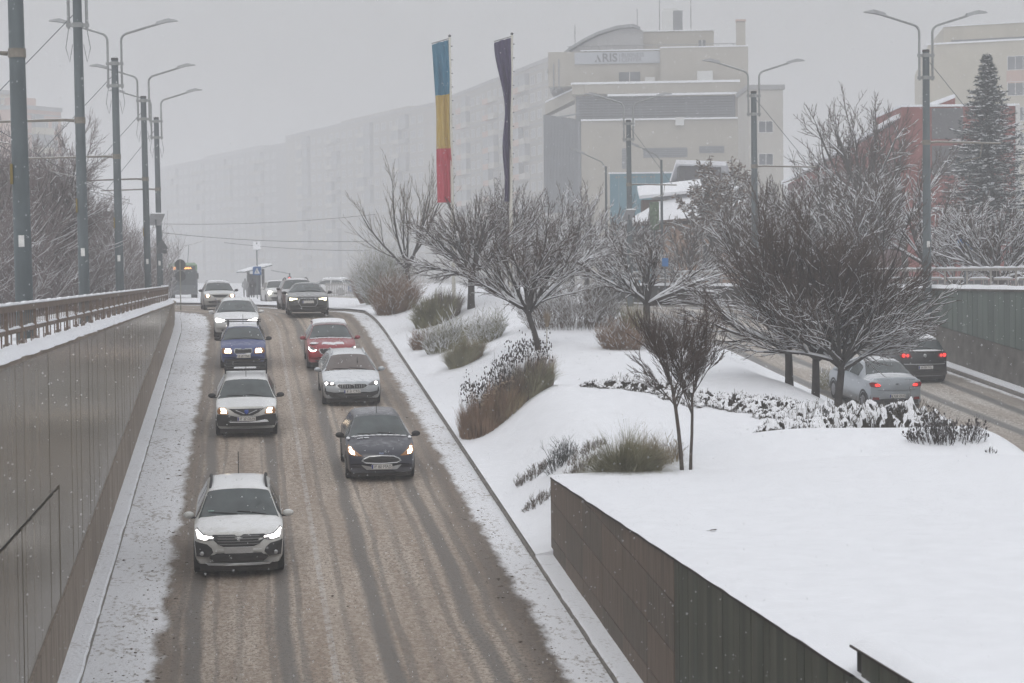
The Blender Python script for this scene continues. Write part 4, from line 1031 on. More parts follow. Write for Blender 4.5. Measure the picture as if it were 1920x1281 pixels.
MB().ball((0, c.rt+.05, 1.135), .55, .09, .03, 10, 5).build('snow', SNOW_FINE, c.t, True)
c.front('lid_seam', mirror_poly([(0, .715), (.60, .715), (.60, .722), (0, .722)]), BLACK, .006, rear=True); c.front('lid_seam', mirror_poly([(0, 1.035), (.62, 1.03), (.62, 1.036), (0, 1.041)]), BLACK, .006, rear=True)

# 13 black tall hatchback from behind
GOL = spec(L=4.2, W=1.76, H=1.58, belt=1.0, prof=[(0, .50), (.03, .66), (.08, .80), (.18, .90), (.60, .99), (1.0, 1.05), (1.28, 1.22), (1.75, 1.52), (2.1, 1.58), (2.8, 1.58), (3.55, 1.53), (3.75, 1.48), (4.02, 1.12), (4.1, 1.0), (4.17, .7), (4.2, .45)], ws=(1.0, 1.77), rs=(3.7, 4.03), wr=.60, rbow=.16)
c = Car('hatchback_car', 'black hatchback seen from behind beside the green wall', 22.95, 65.6+2.1, GOL, BLKP, heading=0, rz=.03, group='cars going up the far ramp')
c.pair('tail_light', [(.46, .92), (.60, .86), (.82, .90), (.85, 1.02), (.74, 1.06), (.50, 1.04)], REDD, .014, rear=True)
for sg in (-1, 1):
    for x, r in ((.60, .05), (.73, .065)): MB().ball((sg*x, c.ry(x, .97)-.03, .97), r, .02, r, 10, 5).build('lit_lamp', REDL, c.t, True)
c.front('emblem', [(.06*math.cos(a), .97+.06*math.sin(a)) for a in [2*math.pi*k/12 for k in range(12)]], CHROME, .02, rear=True)
c.front('chrome_strip', mirror_poly([(0, .665), (.72, .665), (.74, .695), (0, .695)]), CHROME, .02, rear=True)
c.plate(.575, 'B MY 21L', rear=True)
MB().ball((.05, c.rt+.02, 1.13), .6, .09, .035, 10, 5).build('snow', SNOW_FINE, c.t, True); c.roof_snow(.03, v0=5.8)
# ------------------------------------------------------------------ trees and plants
BARK = mat('bark_dark', (.042, .036, .032), .9, var=.3, scale=7, snow=(.72, .95, .7))
BARK_B = mat('bark_brown', (.075, .058, .048), .9, var=.3, scale=7)
BARK_G = mat('bark_grey', (.085, .078, .072), .9, var=.25, scale=5, snow=(.6, .9, .8))
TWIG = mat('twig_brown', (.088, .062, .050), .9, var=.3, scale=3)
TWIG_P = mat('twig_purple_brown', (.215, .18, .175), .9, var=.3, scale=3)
TWIG_T = mat('twig_tan', (.16, .125, .085), .9, var=.3, scale=3)
def _rot(rd, d, ang):
    """tilt unit vector d by ang in a random direction"""
    a = Vector((rd.gauss(0, 1), rd.gauss(0, 1), rd.gauss(0, 1))); a = (a-d*a.dot(d)).normalized()
    return (d*math.cos(ang)+a*math.sin(ang)).normalized()
def grow(rd, out, p, d, L, r, lev, sp):
    """one branch as a polyline, then its side branches"""
    n = sp['seg'][lev]; pts = [p.copy()]; rad = [r]; rend = r*sp.get('taper', .45)
    for i in range(n):
        w = sp['wig'][lev]
        d = (d+Vector((rd.uniform(-w, w), rd.uniform(-w, w), rd.uniform(-w, w)+sp['up'][lev]))).normalized()
        p = p+d*(L/n); pts.append(p.copy()); rad.append(r+(rend-r)*(i+1)/n)
    out.append((pts, rad, lev))
    if lev+1 >= len(sp['seg']): return
    k = sp['kids'][lev]; k = int(k)+(1 if rd.random() < k-int(k) else 0)
    for j in range(k):
        t = sp['from'][lev]+(1-sp['from'][lev])*(j+rd.random())/k
        if j == k-1: t = 1.0
        i = min(n-1, int(t*n)); f = t*n-i
        q = pts[i].lerp(pts[i+1], f); dd = (pts[i+1]-pts[i]).normalized()
        a = sp['ang'][lev]*rd.uniform(.6, 1.35)*(1 if t < 1 else .35)
        l2 = L*sp['len'][lev]*rd.uniform(.7, 1.2)*(1.1-.45*t if sp.get('cone', True) else 1)
        nd = _rot(rd, dd, a); ow = sp.get('out', 0)
        if ow:
            o2 = (q-sp['_c']); o2.z *= .8; nd = (nd+o2.normalized()*ow+Vector((0, 0, ow*.10))).normalized()
        grow(rd, out, q, nd, l2, max(sp['rmin'], rad[i]*sp['rk'][lev]), lev+1, sp)
def tubes_np(polys, sides_of):
    """all branches of one part as a single mesh"""
    groups = {}
    for pts, rad, lev in polys: groups.setdefault((len(pts), sides_of(lev)), []).append((pts, rad))
    Vs, Fs, off = [], [], 0
    for (n, k), g in groups.items():
        A = np.array([[tuple(p) for p in pts] for pts, _ in g], dtype=np.float64); R = np.array([rad for _, rad in g])
        T = np.gradient(A, axis=1); T /= np.maximum(1e-9, np.linalg.norm(T, axis=2, keepdims=True))
        ref = np.where(np.abs(T[..., 2:3]) > .85, np.array([1., 0, 0]), np.array([0, 0, 1.]))
        B = np.cross(T, ref); B /= np.maximum(1e-9, np.linalg.norm(B, axis=2, keepdims=True)); C2 = np.cross(B, T)
        an = 2*np.pi*np.arange(k)/k+.5
        ring = A[:, :, None, :]+R[:, :, None, None]*(np.cos(an)[None, None, :, None]*B[:, :, None, :]+np.sin(an)[None, None, :, None]*C2[:, :, None, :])
        N = len(g); V = ring.reshape(-1, 3)
        b = (np.arange(N)*n*k)[:, None, None]+(np.arange(n-1)*k)[None, :, None]
        j = np.arange(k)[None, None, :]; j2 = (j+1) % k
        q = np.stack([b+j, b+j2, b+k+j2, b+k+j], -1).reshape(-1, 4)
        Vs.append(V); Fs.append(q+off); off += len(V)
    me = np_mesh('branches', np.concatenate(Vs), [np.concatenate(Fs)])
    me.polygons.foreach_set('use_smooth', [True]*len(me.polygons)); return me
def snow_on(polys, rd, prob, thick, rmin=.0, wid=.8, lv=9):
    out = []
    for pts, rad, lev in polys:
        if lev > lv: continue
        d = (pts[-1]-pts[0]).normalized()
        if abs(d.z) > .86: continue
        if rd.random() > prob(pts[len(pts)//2], lev)*(.55 if lev == 3 else 1): continue
        a, b = 0, len(pts)
        if b-a < 2: continue
        th = thick*(1-.55*abs(d.z))*rd.uniform(.6, 1.25)
        P2 = [p+Vector((0, 0, r*.75+th*.35)) for p, r in zip(pts, rad)]; R2 = [max(rmin, r*wid+th*.45) for r in rad]
        R2[-1] *= .5
        out.append((P2, R2, lev))
    return out
def make_tree(name, label, loc, sp, seed, trunks, prob, thick, bark=BARK, twig=TWIG, twig_lv=2, group=None, rz=0, cat='tree', leaves=None):
    """trunks: list of (offset, lean dir, height, radius, n limbs)"""
    rd = random.Random(seed); t = thing(name, loc, label, cat, group, (0, 0, rz))
    allp = []
    for (off, lean, h, r, nl) in trunks:
        out = []; p = Vector(off); d = Vector(lean).normalized(); pts = [p-Vector((0, 0, .25))]; rad = [r*1.25]
        for i in range(4):
            d = (d+Vector((rd.uniform(-.05, .05), rd.uniform(-.05, .05), 0))).normalized(); p = p+d*(h/4); pts.append(p.copy()); rad.append(r*(1-.06*i))
        sp = dict(sp); sp['_c'] = p-Vector((0, 0, .3))
        MBt = tubes_np([(pts, rad, 0)], lambda l: 9); link('trunk', MBt, bark, t)
        for k in range(nl):
            az = 2*math.pi*(k+rd.uniform(-.35, .35))/nl; el = math.radians(rd.uniform(*sp['el']))
            if k % 3 == 2: el = math.radians(rd.uniform(sp['el'][1]*.75, min(88, sp['el'][1]*1.15)))
            dd = Vector((math.cos(az)*math.cos(el), math.sin(az)*math.cos(el), math.sin(el)))+d*.15
            q = p-d*rd.uniform(0, h*sp.get('spread', .18))
            fl = sp.get('flat', 1)
            grow(rd, out, q, dd.normalized(), sp['L']*(fl+(1-fl)*math.cos(el))*rd.uniform(.75, 1.12), r*sp.get('limb', .5), 0, sp)
        allp += out
    big = [b for b in allp if b[2] < twig_lv]; small = [b for b in allp if b[2] >= twig_lv]
    cr = link('crown', tubes_np(big, lambda l: 6 if l == 0 else 4), bark, t)
    if small: link('twigs', tubes_np(small, lambda l: 3), twig, cr)
    if prob:
        sn = snow_on(allp, rd, prob, thick)
        if sn: link('branch_snow', tubes_np(sn, lambda l: 4 if l < 2 else 3), SNOW_FINE, cr)
    if leaves: leaves(rd, allp, t)
    return t
GLOBE = dict(out=.30, seg=[6, 5, 4, 3], wig=[.13, .16, .19, .24], up=[.018, .022, .025, .03], kids=[7, 6, 5], ang=[.48, .5, .55], len=[.66, .62, .55], rk=[.55, .6, .6], rmin=.0075, L=2.6, flat=.80, el=(2, 62), **{'from': [.15, .12, .15]})
def gs(**k): d = dict(GLOBE); d.update(k); return d
def base_at(px, py): p = hit(px, py); return p
# three grafted globe trees forming the big dark crown
G = 'bare globe trees in the median bed'
def hi_snow(z0, z1, lo=.05, hi=.95): return lambda p, lev: lo+(hi-lo)*(1-sstep((p.z-z0)/(z1-z0)))*(1 if p.x > -.6 else .75)
b3 = [(1480, 742, 'big bare globe tree, leftmost trunk of the three by the silver-grey car', 21, 1.55), (1528, 752, 'big bare globe tree, middle trunk of the three by the silver-grey car', 22, 1.5), (1571, 754, 'big bare globe tree with snowy drooping branches, rightmost trunk of the three', 23, 1.6)]
for (px, py, lab, sd, h) in b3:
    p = P(px, py, 56.0+(1528-px)*.012); p.z = median_z(p.x, p.y)-.05
    make_tree('bare_tree', lab, p, gs(L=2.75 if sd != 23 else 2.95, kids=[7.5, 7, 5], el=(2, 60) if sd == 23 else (6, 66), flat=.97, seg=[6, 5, 4, 3], rmin=.0085), sd, [((0, 0, 0), (.02, 0, 1), h-.25, .115, 16)], hi_snow(1.3, 4.3 if sd == 23 else 3.3, .06, .95), .024, group=G)
# thin two-stemmed tree on the bank
p = P(1282, 883, 42.0); p.z = median_z(p.x, p.y)-.05
make_tree('slender_tree', 'slender young tree with two straight stems and brown brush-like twigs', p, gs(L=1.22, kids=[7, 6.5, 5.5], flat=1, out=.25, el=(36, 80), seg=[4, 4, 3, 3], rmin=.0055, ang=[.35, .38, .4], limb=.42, spread=.30, up=[.05, .06, .06, .06]), 31,
          [((-.02, 0, 0), (-.04, 0, 1), 1.95, .042, 9), ((.16, .1, 0), (.10, .02, 1), 1.75, .034, 7)], lambda p, l: .12, .010, bark=BARK_B, group=None)
# tree behind the low shrubs with wide snowy limbs
p = P(1213, 655, 71); p.z = median_z(p.x, p.y)
make_tree('bare_tree', 'bare tree with long snowy side limbs left of the big globe trees', p, gs(L=2.2, kids=[6, 5.5, 4.5], el=(0, 60), limb=.55, rmin=.010), 41, [((0, 0, 0), (.03, 0, 1), .95, .14, 10)], hi_snow(1.5, 3.6, .25, 1), .035, group=G)
# tree with dark leaning trunk above the dry perennials
p = P(1012, 668, 66); p.z = median_z(p.x, p.y)-.1
make_tree('bare_tree', 'bare tree with leaning dark trunk above the brown perennials', p, gs(L=2.45, kids=[6.5, 6, 5], el=(-4, 56), limb=.6, rmin=.009), 51, [((0, 0, 0), (-.22, 0, 1), 1.55, .10, 13)], hi_snow(2.0, 4.2, .2, .95), .022, group=G)
p = P(884, 612, 84); p.z = median_z(p.x, p.y)
make_tree('bare_tree', 'dense bare tree beside the white flagpole of the tricolour banner', p, gs(L=2.8, kids=[6.5, 6, 5], el=(-2, 56), limb=.6, rmin=.011), 61, [((0, 0, 0), (0, 0, 1), 1.6, .15, 13)], hi_snow(2.2, 4.5, .15, .8), .025, group=G)
p = P(770, 565, 101); p.z = .5
FAN = gs(L=3.6, kids=[5, 4.5, 3.5], el=(25, 80), ang=[.42, .4, .42], limb=.5, rmin=.012, up=[.09, .08, .08, .1])
make_tree('bare_tree', 'bare fan-shaped tree with yellowish twig tips at the crest', p, FAN, 71, [((0, 0, 0), (-.05, 0, 1), 2.0, .12, 7)], hi_snow(1.5, 4, .02, .6), .02, twig=TWIG_T, group=G)
p = P(955, 560, 95); p.z = .5
make_tree('bare_tree', 'snow-covered tree crowding behind the leaning dark trunk', p, gs(L=2.9, kids=[6, 5, 4], el=(20, 75), rmin=.013), 75, [((0, 0, 0), (.05, 0, 1), 2.0, .13, 10)], lambda p, l: .8, .035, group=G)
p = P(1075, 560, 97); p.z = .45
FR1 = make_tree('bare_tree', 'snow-covered tree right of the navy banner pole', p, gs(L=3.0, kids=[6, 5, 4], el=(10, 65), rmin=.013), 76, [((0, 0, 0), (0, 0, 1), 1.8, .13, 10)], lambda p, l: .95, .04, group=G)

# --------------------- background trees beyond the right wall and along the left street
TALL = dict(seg=[6, 5, 4, 3], wig=[.10, .14, .16, .2], up=[.06, .05, .05, .04], kids=[5.5, 5, 4], ang=[.62, .6, .6], len=[.5, .55, .55], rk=[.5, .55, .6], rmin=.016, L=6.0, el=(30, 78), limb=.55, spread=.4, **{'from': [.2, .15, .15]})
def tl(**k): d = dict(TALL); d.update(k); return d
G2 = 'bare trees behind the right wall'
def bt(px, py, d, lab, sd, sp, trunks, prob, th, zb=.3, bark=BARK_G, twig=TWIG, leaves=None, group=G2):
    p = P(px, py, d); p.z = zb; return make_tree('bare_tree', lab, p, sp, sd, trunks, prob, th, bark, twig, group=group, leaves=leaves)
bt(1868, 505, 84, 'low spreading snow-laden tree behind the pale railing', 81, gs(L=2.75, kids=[7.5, 6.5, 5], el=(5, 60), rmin=.013, limb=.6), [((0, 0, 0), (.05, 0, 1), 1.1, .17, 13)], lambda p, l: .97, .05)
bt(1648, 470, 108, 'tall bare tree with crooked snowy trunk before the red building', 82, tl(L=5.6, rmin=.018, el=(25, 75), kids=[6, 5.5, 4]), [((0, 0, 0), (-.12, 0, 1), 4.6, .24, 6), ((-.3, 0, 3.0), (-.45, 0, 1), 2.6, .17, 5)], lambda p, l: .75 if p.z < 7 else .25, .04)
bt(1697, 470, 112, 'tall bare tree just left of the mast by the red building', 83, tl(L=5.2, rmin=.018, el=(40, 82)), [((0, 0, 0), (.02, 0, 1), 4.4, .21, 7)], lambda p, l: .7 if p.z < 6 else .2, .04)
bt(1560, 480, 118, 'hazy bushy bare tree left of the crooked tall tree', 84, tl(L=4.6, rmin=.02, kids=[6, 5, 4]), [((0, 0, 0), (-.05, 0, 1), 3.0, .2, 8)], lambda p, l: .6, .04, twig=TWIG_P)
LEAF = mat('withered_leaf', (.16, .115, .085), .9, var=.4, scale=3, snow=(.5, .8, .85))
def dry_leaves(rd, polys, t):
    V, Fc = [], []
    for pts, rad, lev in polys:
        if lev < 2: continue
        for p in pts[1:]:
            if rd.random() < .9:
                s = rd.uniform(.08, .16); a = Vector((rd.gauss(0, 1), rd.gauss(0, 1), rd.gauss(0, .5))).normalized(); b = _rot(rd, a, 1.57)
                o = len(V); q = p+Vector((0, 0, -.05))
                V += [tuple(q), tuple(q+a*s+b*s*.4), tuple(q+a*s*2), tuple(q+a*s-b*s*.4)]; Fc.append((o, o+1, o+2, o+3))
    me = np_mesh('leaves', np.array(V), [np.array(Fc)]); link('leaves', me, LEAF, t)
bt(1345, 470, 116, 'snowy tree still holding brown leaves in front of the office building', 85, tl(L=3.9, rmin=.02, el=(8, 78), kids=[6, 5, 4.5]), [((0, 0, 0), (0, 0, 1), 3.2, .2, 13)], lambda p, l: .85, .05, leaves=dry_leaves)
bt(1420, 480, 122, 'pale snow-covered tree behind the mast right of the leafy tree', 86, tl(L=3.2, rmin=.022, el=(15, 75)), [((0, 0, 0), (0, 0, 1), 2.0, .18, 10)], lambda p, l: .95, .06)
bt(935, 470, 165, 'hazy white tree between the two flags', 87, tl(L=4.6, rmin=.03, el=(25, 80)), [((0, 0, 0), (0, 0, 1), 4.0, .24, 9)], lambda p, l: .97, .07)
bt(1070, 470, 140, 'low russet-tinged tree under the grey glazed corner', 88, tl(L=3.0, rmin=.022, el=(15, 80)), [((0, 0, 0), (0, 0, 1), 1.4, .16, 9)], lambda p, l: .6, .05, twig=TWIG_T)
FR2 = bt(1135, 480, 120, 'frosted shrubby tree below the blue hoarding', 89, gs(L=2.8, rmin=.018, el=(15, 75)), [((0, 0, 0), (0, 0, 1), 1.0, .14, 9)], lambda p, l: .9, .05)
bt(1290, 500, 106, 'frosted shrubby tree behind the far end of the railing', 90, gs(L=2.6, rmin=.016, el=(10, 75)), [((0, 0, 0), (0, 0, 1), .9, .12, 9)], lambda p, l: .8, .04)
bt(1790, 500, 90, 'snowy bush-like tree at the foot of the conifer', 91, gs(L=2.2, rmin=.014, el=(15, 75)), [((0, 0, 0), (0, 0, 1), .8, .12, 8)], lambda p, l: .9, .045)
bt(2010, 420, 100, 'bare tree whose branches reach in at the right edge of the picture', 92, tl(L=4.0, rmin=.016, kids=[4, 3.5, 3]), [((0, 0, 0), (0, 0, 1), 6.0, .2, 6)], lambda p, l: .4, .04)
# left street: a belt of tall purple-brown trees, two built, the rest copied
G4 = 'frosted trees behind the right wall'
for src, px, d, rz, s, lab in [(FR1, 1025, 118, 1.0, 1.25, 'frosted tree under the left edge of the office building'), (FR1, 1100, 126, 2.4, 1.35, 'frosted tree below the grey glazed corner'), (FR2, 1190, 118, .7, 1.15, 'frosted tree between the hoarding and the railing'), (FR1, 985, 132, 3.9, 1.3, 'frosted tree behind the navy banner pole'),
                             (FR2, 1480, 108, 1.5, 1.5, 'frosted tree right of the mast behind the big globe trees'), (FR1, 1555, 102, 2.9, 1.4, 'frosted tree in front of the dark red wing'), (FR2, 1625, 97, 4.4, 1.4, 'frosted tree at the foot of the crooked tall tree'), (FR1, 1735, 99, 5.3, 1.3, 'frosted tree behind the mast by the red building'), (FR2, 1395, 100, .2, 1.2, 'frosted tree left of the mast behind the big globe trees')]:
    p = P(px, 500, d); dup(src, (p.x, p.y, .15), rz, lab, G4, s)
G3 = 'bare trees along the left street'
LT = tl(L=4.4, rmin=.012, kids=[7.5, 7, 5.5], el=(20, 80), ang=[.6, .65, .7], limb=.42, wig=[.12, .16, .2, .25])
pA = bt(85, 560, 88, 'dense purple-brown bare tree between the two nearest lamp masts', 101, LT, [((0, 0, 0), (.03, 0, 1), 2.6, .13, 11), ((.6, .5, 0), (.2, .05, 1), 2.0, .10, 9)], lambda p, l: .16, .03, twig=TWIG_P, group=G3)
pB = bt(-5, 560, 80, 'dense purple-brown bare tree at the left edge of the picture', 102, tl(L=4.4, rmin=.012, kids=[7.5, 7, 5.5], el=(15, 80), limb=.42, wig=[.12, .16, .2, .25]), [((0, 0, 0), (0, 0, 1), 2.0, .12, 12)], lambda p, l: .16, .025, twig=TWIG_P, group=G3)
for src, px, d, rz, s, lab in [(pA, 118, 98, 1.9, .85, 'hazy purple-brown tree seen just left of the second lamp mast'), (pA, 190, 125, 3.1, .75, 'hazy bare tree between the second and third lamp masts'),
                             (pB, 25, 100, .8, 1.1, 'bare tree behind the thickest lamp mast'), (pB, 150, 130, 5.5, 1.0, 'faint bare tree behind the second lamp mast'), (pA, 60, 115, 2.2, 1.2, 'tall hazy bare tree rising under the pink apartment tower')]:
    p = P(px, 540, d); dup(src, (p.x, p.y, .1), rz, lab, G3, s)

# tall bare undergrowth along the left street
rdu = random.Random(303); pu = P(30, 560, 82)
ug = thing('bare_thicket', (pu.x, pu.y, .1), 'purple-brown thicket of bare shoots right of the thickest lamp mast', 'thicket', 'bare thickets along the left street')
def _shoots(rd, n, R, h):
    out = []
    for i in range(n):
        a = rd.uniform(0, 6.28); r = R*math.sqrt(rd.random()); p = Vector((r*math.cos(a), r*math.sin(a), -.1)); d = Vector((rd.gauss(0, .22), rd.gauss(0, .22), 1)).normalized(); hh = h*rd.uniform(.45, 1.1); pts = [p]
        for k in range(5): d = (d+Vector((rd.uniform(-.18, .18), rd.uniform(-.18, .18), .03))).normalized(); p = p+d*hh/5; pts.append(p)
        out.append((pts, [.018, .016, .014, .012, .010, .006], 0))
        for k in range(9):
            f = rd.uniform(1, 4.9); q = pts[int(f)].lerp(pts[int(f)+1], f-int(f)); dd = _rot(rd, d, rd.uniform(.4, 1.0)); l = hh*rd.uniform(.12, .3); out.append(([q, q+dd*l*.5, q+dd*l+Vector((0, 0, .08))], [.010, .009, .006], 1))
    return out
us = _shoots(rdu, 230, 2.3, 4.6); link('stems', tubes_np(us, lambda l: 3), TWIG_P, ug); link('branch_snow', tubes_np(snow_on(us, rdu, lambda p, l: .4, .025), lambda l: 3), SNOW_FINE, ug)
for px, d, rz, sc, lab in [(-30, 74, 1.0, 1.0, 'purple-brown thicket at the left edge of the picture'), (105, 90, 2.1, 1.05, 'purple-brown thicket left of the second lamp mast'), (150, 104, 3.3, 1.1, 'hazy thicket behind the second lamp mast'), (190, 112, .4, 1.05, 'hazy thicket between the second and third lamp masts'), (238, 128, 5.0, 1.0, 'faint thicket just right of the third lamp mast'), (262, 150, 4.2, 1.0, 'faint thicket left of the fourth lamp mast')]:
    pq = P(px, 540, d); dup(ug, (pq.x, pq.y, .1), rz, lab, None, sc)
# conifer
def conifer(px, py_top, d, label, H):
    p = P(px, py_top, d); base = Vector((p.x, p.y, p.z-H)); rd = random.Random(7)
    t = thing('conifer_tree', base, label, 'tree'); MB().tube([(0, 0, -.3), (0, 0, H*.95)], [.22, .03], 8).build('trunk', BARK, t, True)
    NEED = mat('spruce_needles', (.030, .045, .042), .9, var=.4, scale=5, snow=(.55, .95, .6))
    V, Fc = [], []; SV, SF = [], []
    n = 46
    for i in range(n):
        z = H*(.06+.92*i/n); R = (4.5*(1-(z/H))+.08)*rd.uniform(.78, 1.15)
        k = int(7+13*R/2.6)
        for j in range(k):
            az = 2*math.pi*(j+rd.random())/k; L = R*rd.uniform(.65, 1.15); droop = rd.uniform(.15, .45)
            prev = Vector((0, 0, z)); m = 6
            for q in range(m):
                f0, f1 = q/m, (q+1)/m
                a = Vector((math.cos(az)*L*f0, math.sin(az)*L*f0, z-droop*L*f0+.22*L*f0*f0)); b = Vector((math.cos(az)*L*f1, math.sin(az)*L*f1, z-droop*L*f1+.22*L*f1*f1))
                for s in range(7):
                    c = a.lerp(b, rd.random()); w = rd.uniform(.14, .32)*(1.15-.5*f0)
                    dv = _rot(rd, (b-a).normalized(), rd.uniform(.4, 1.2)); pv = dv.cross(Vector((rd.gauss(0, 1), rd.gauss(0, 1), rd.gauss(0, 1)))).normalized()*.035
                    o = len(V); V += [tuple(c-pv), tuple(c+pv), tuple(c+dv*w)]; Fc.append((o, o+1, o+2))
                if rd.random() < .42*(1-.2*z/H) and q > 1:
                    w = rd.uniform(.05, .14); o = len(SV); u = (b-a); sd = Vector((-math.sin(az), math.cos(az), 0))*w; up = Vector((0, 0, .05))
                    SV += [tuple(a+sd+up), tuple(b+sd+up), tuple(b-sd+up), tuple(a-sd+up), tuple((a+b)/2+up*2.2)]
                    SF += [(o, o+1, o+4), (o+1, o+2, o+4), (o+2, o+3, o+4), (o+3, o, o+4)]
    cr = link('crown', np_mesh('needles', np.array(V), [np.array(Fc)]), NEED, t); link('needles_snow', np_mesh('snow', np.array(SV), [np.array(SF)]), SNOW_FINE, cr)
conifer(1851, 92, 116, 'dark spruce dusted with snow in front of the red building', 11.5)

# --------------------- grasses, perennials, shrubs
def blades(rd, n, R, h, lean, w, curve=.5, flat=1.0, seg=4, jitter=.35, core=0.0, gz=None):
    V, Fc = [], []; ph = [rd.uniform(0, 6) for _ in range(3)]
    for i in range(n):
        a = rd.uniform(0, 2*math.pi); r = R*math.sqrt(rd.random()); x, y = r*math.cos(a), r*math.sin(a)*flat
        hh = h*rd.uniform(1-jitter, 1.1)*(.80+.22*math.sin(x*7/R+ph[0])*math.cos(y*5/R+ph[1])+.12*math.sin(x*17/R+ph[2]))*(1.08-.30*(r/R)**2); az = math.atan2(y, x)+rd.uniform(-.8, .8); ln = lean*(core+r/R)*rd.uniform(.5, 1.3)
        prevL = None; ww = w*rd.uniform(.7, 1.3); nx, ny = -math.sin(az), math.cos(az); tw = rd.uniform(-1.2, 1.2); nx, ny = math.cos(az+1.57+tw), math.sin(az+1.57+tw)
        o = len(V); g0 = gz(x, y) if gz else 0
        for k in range(seg+1):
            f = k/seg; out = hh*ln*(f**1.6); z = hh*(f-curve*ln*f**2.6); q = ww*(1-f*.85)
            cx, cy = x+math.cos(az)*out, y+math.sin(az)*out
            V += [(cx-nx*q, cy-ny*q, z+g0), (cx+nx*q, cy+ny*q, z+g0)]
        for k in range(seg): Fc.append((o+2*k, o+2*k+1, o+2*k+3, o+2*k+2))
    return np.array(V), np.array(Fc)
def clump(name, label, p, parts, cat='grass clump', group=None, seed=1):
    rd = random.Random(seed); t = thing(name, p, label, cat, group)
    for (nm, m, dx, dy, kw) in parts:
        V, Fc = blades(rd, gz=lambda x, y: median_z(p.x+dx+x, p.y+dy+y)-p.z, **kw); V = V+np.array([dx, dy, -.03]); link(nm, np_mesh(nm, V, [Fc]), m, t)
    return t
GRN = mat('grass_green', (.215, .205, .115), .9, var=.4, scale=2, stretch=(1, 1, .5)); STRAW = mat('grass_straw', (.31, .245, .155), .9, var=.35, scale=2); RUSSET = mat('grass_russet', (.27, .18, .125), .9, var=.35, scale=2)
PALEG = mat('grass_pale_green', (.32, .30, .20), .9, var=.3, scale=2); SEED = mat('seed_heads', (.045, .035, .032), .9, var=.3); PLUME = mat('plume', (.34, .27, .20), .95, var=.25, scale=5); DUSKY = mat('grass_dusky', (.16, .13, .11), .9, var=.3)
def at(px, py, d):
    q = hit(px, py); p = P(px, py, d); dd = (Vector(_C)-q).length
    if .8*d < dd < 1.22*d: return q
    p.z = median_z(p.x, p.y); return p
# foreground fountain grass
p = at(1172, 918, 41.35); p.z = median_z(p.x, p.y)
t = clump('fountain_grass', 'green and straw fountain grass growing behind the corner of the brown wall', p,
      [('blade', GRN, -.12, 0, dict(n=4600, R=.32, h=1.5, lean=.95, w=.0055, curve=.52, seg=5, core=.12)), ('blade', PALEG, .12, -.12, dict(n=3000, R=.32, h=1.35, lean=1.05, w=.006, curve=.6, seg=5)),
       ('dry_blade', STRAW, .42, .35, dict(n=1900, R=.38, h=1.15, lean=.75, w=.005, curve=.6)), ('dry_blade', STRAW, -.52, .12, dict(n=700, R=.22, h=.65, lean=.8, w=.005, curve=.6))], seed=5)
# low brush left of it
def brush(rd, n, R, h, flat=1.0, gz=None):
    """stubby twig tuft as polylines"""
    out = []; ph = rd.uniform(0, 6)
    for i in range(n):
        a = rd.uniform(0, 6.28); r = R*math.sqrt(rd.random()); p = Vector((r*math.cos(a), r*math.sin(a)*flat, -.03)); p.z += gz(p.x, p.y) if gz else 0; d = Vector((math.cos(a)*r/R*.5+rd.uniform(-.2, .2), math.sin(a)*r/R*.5+rd.uniform(-.2, .2), 1)).normalized()
        hh = h*rd.uniform(.45, 1.15)*(.85+.3*math.sin(p.x*6/R+ph)*math.cos(p.y*5/R+2*ph))*(1.1-.45*(r/R)**2); pts = [p]; 
        for k in range(3): d = (d+Vector((rd.uniform(-.2, .2), rd.uniform(-.2, .2), .05))).normalized(); p = p+d*hh/3; pts.append(p)
        out.append((pts, [.007, .006, .005, .003], 0))
        for k in range(4):
            q = pts[1].lerp(pts[3], rd.random()); dd = _rot(rd, d, .7); out.append(([q, q+dd*hh*.18, q+dd*hh*.3+Vector((0, 0, .03))], [.005, .004, .003], 1))
    return out
def tuft(name, label, p, n, R, h, m, snow=.5, flat=1.0, seed=1, cat='shrub', group=None, heads=None, th=.018):
    rd = random.Random(seed); t = thing(name, p, label, cat, group); po = brush(rd, n, R, h, flat, lambda x, y: median_z(p.x+x, p.y+y)-p.z)
    link('stems', tubes_np(po, lambda l: 3), m, t)
    if snow:
        s = snow_on(po, rd, lambda p, l: snow, th); 
        if s: link('branch_snow', tubes_np(s, lambda l: 3), SNOW_FINE, t)
    if heads:
        mb = MB(); hm, pr, sz = heads
        for pts, r, l in po:
            if l == 0 and rd.random() < pr: c = pts[-1]; mb.ball(c, sz*rd.uniform(.7, 1.3), sz, sz*rd.uniform(1.2, 2.2), 5, 3)
        mb.build('seed_head', hm, t)
    return t
tuft('low_shrub', 'upright grey-green sprig beside the straw grass near the brown wall', at(1052, 872, 44.5), 90, .30, .62, mat('sprig', (.075, .08, .075), .9, var=.3), .25, seed=3)
for i, (px, py, d, n, R, h, lab) in enumerate([(1000, 895, 43.6, 150, .42, .28, 'low brown snow-dusted tuft left of the upright sprig'), (1085, 890, 43.2, 170, .5, .30, 'low brown snow-dusted tuft right of the upright sprig'), (1012, 945, 41.2, 120, .38, .22, 'flattened snowy tuft at the corner of the brown wall'),
                                              (1100, 850, 45.5, 110, .45, .24, 'thin dry tuft behind the upright sprig'), (1245, 868, 43.4, 130, .35, .5, 'dry tuft at the foot of the two thin stems')]):
    tuft('low_shrub', lab, at(px, py, d), n, R, h, DUSKY if i != 4 else STRAW, .75, seed=10+i, group='low tufts by the brown wall', flat=.8)
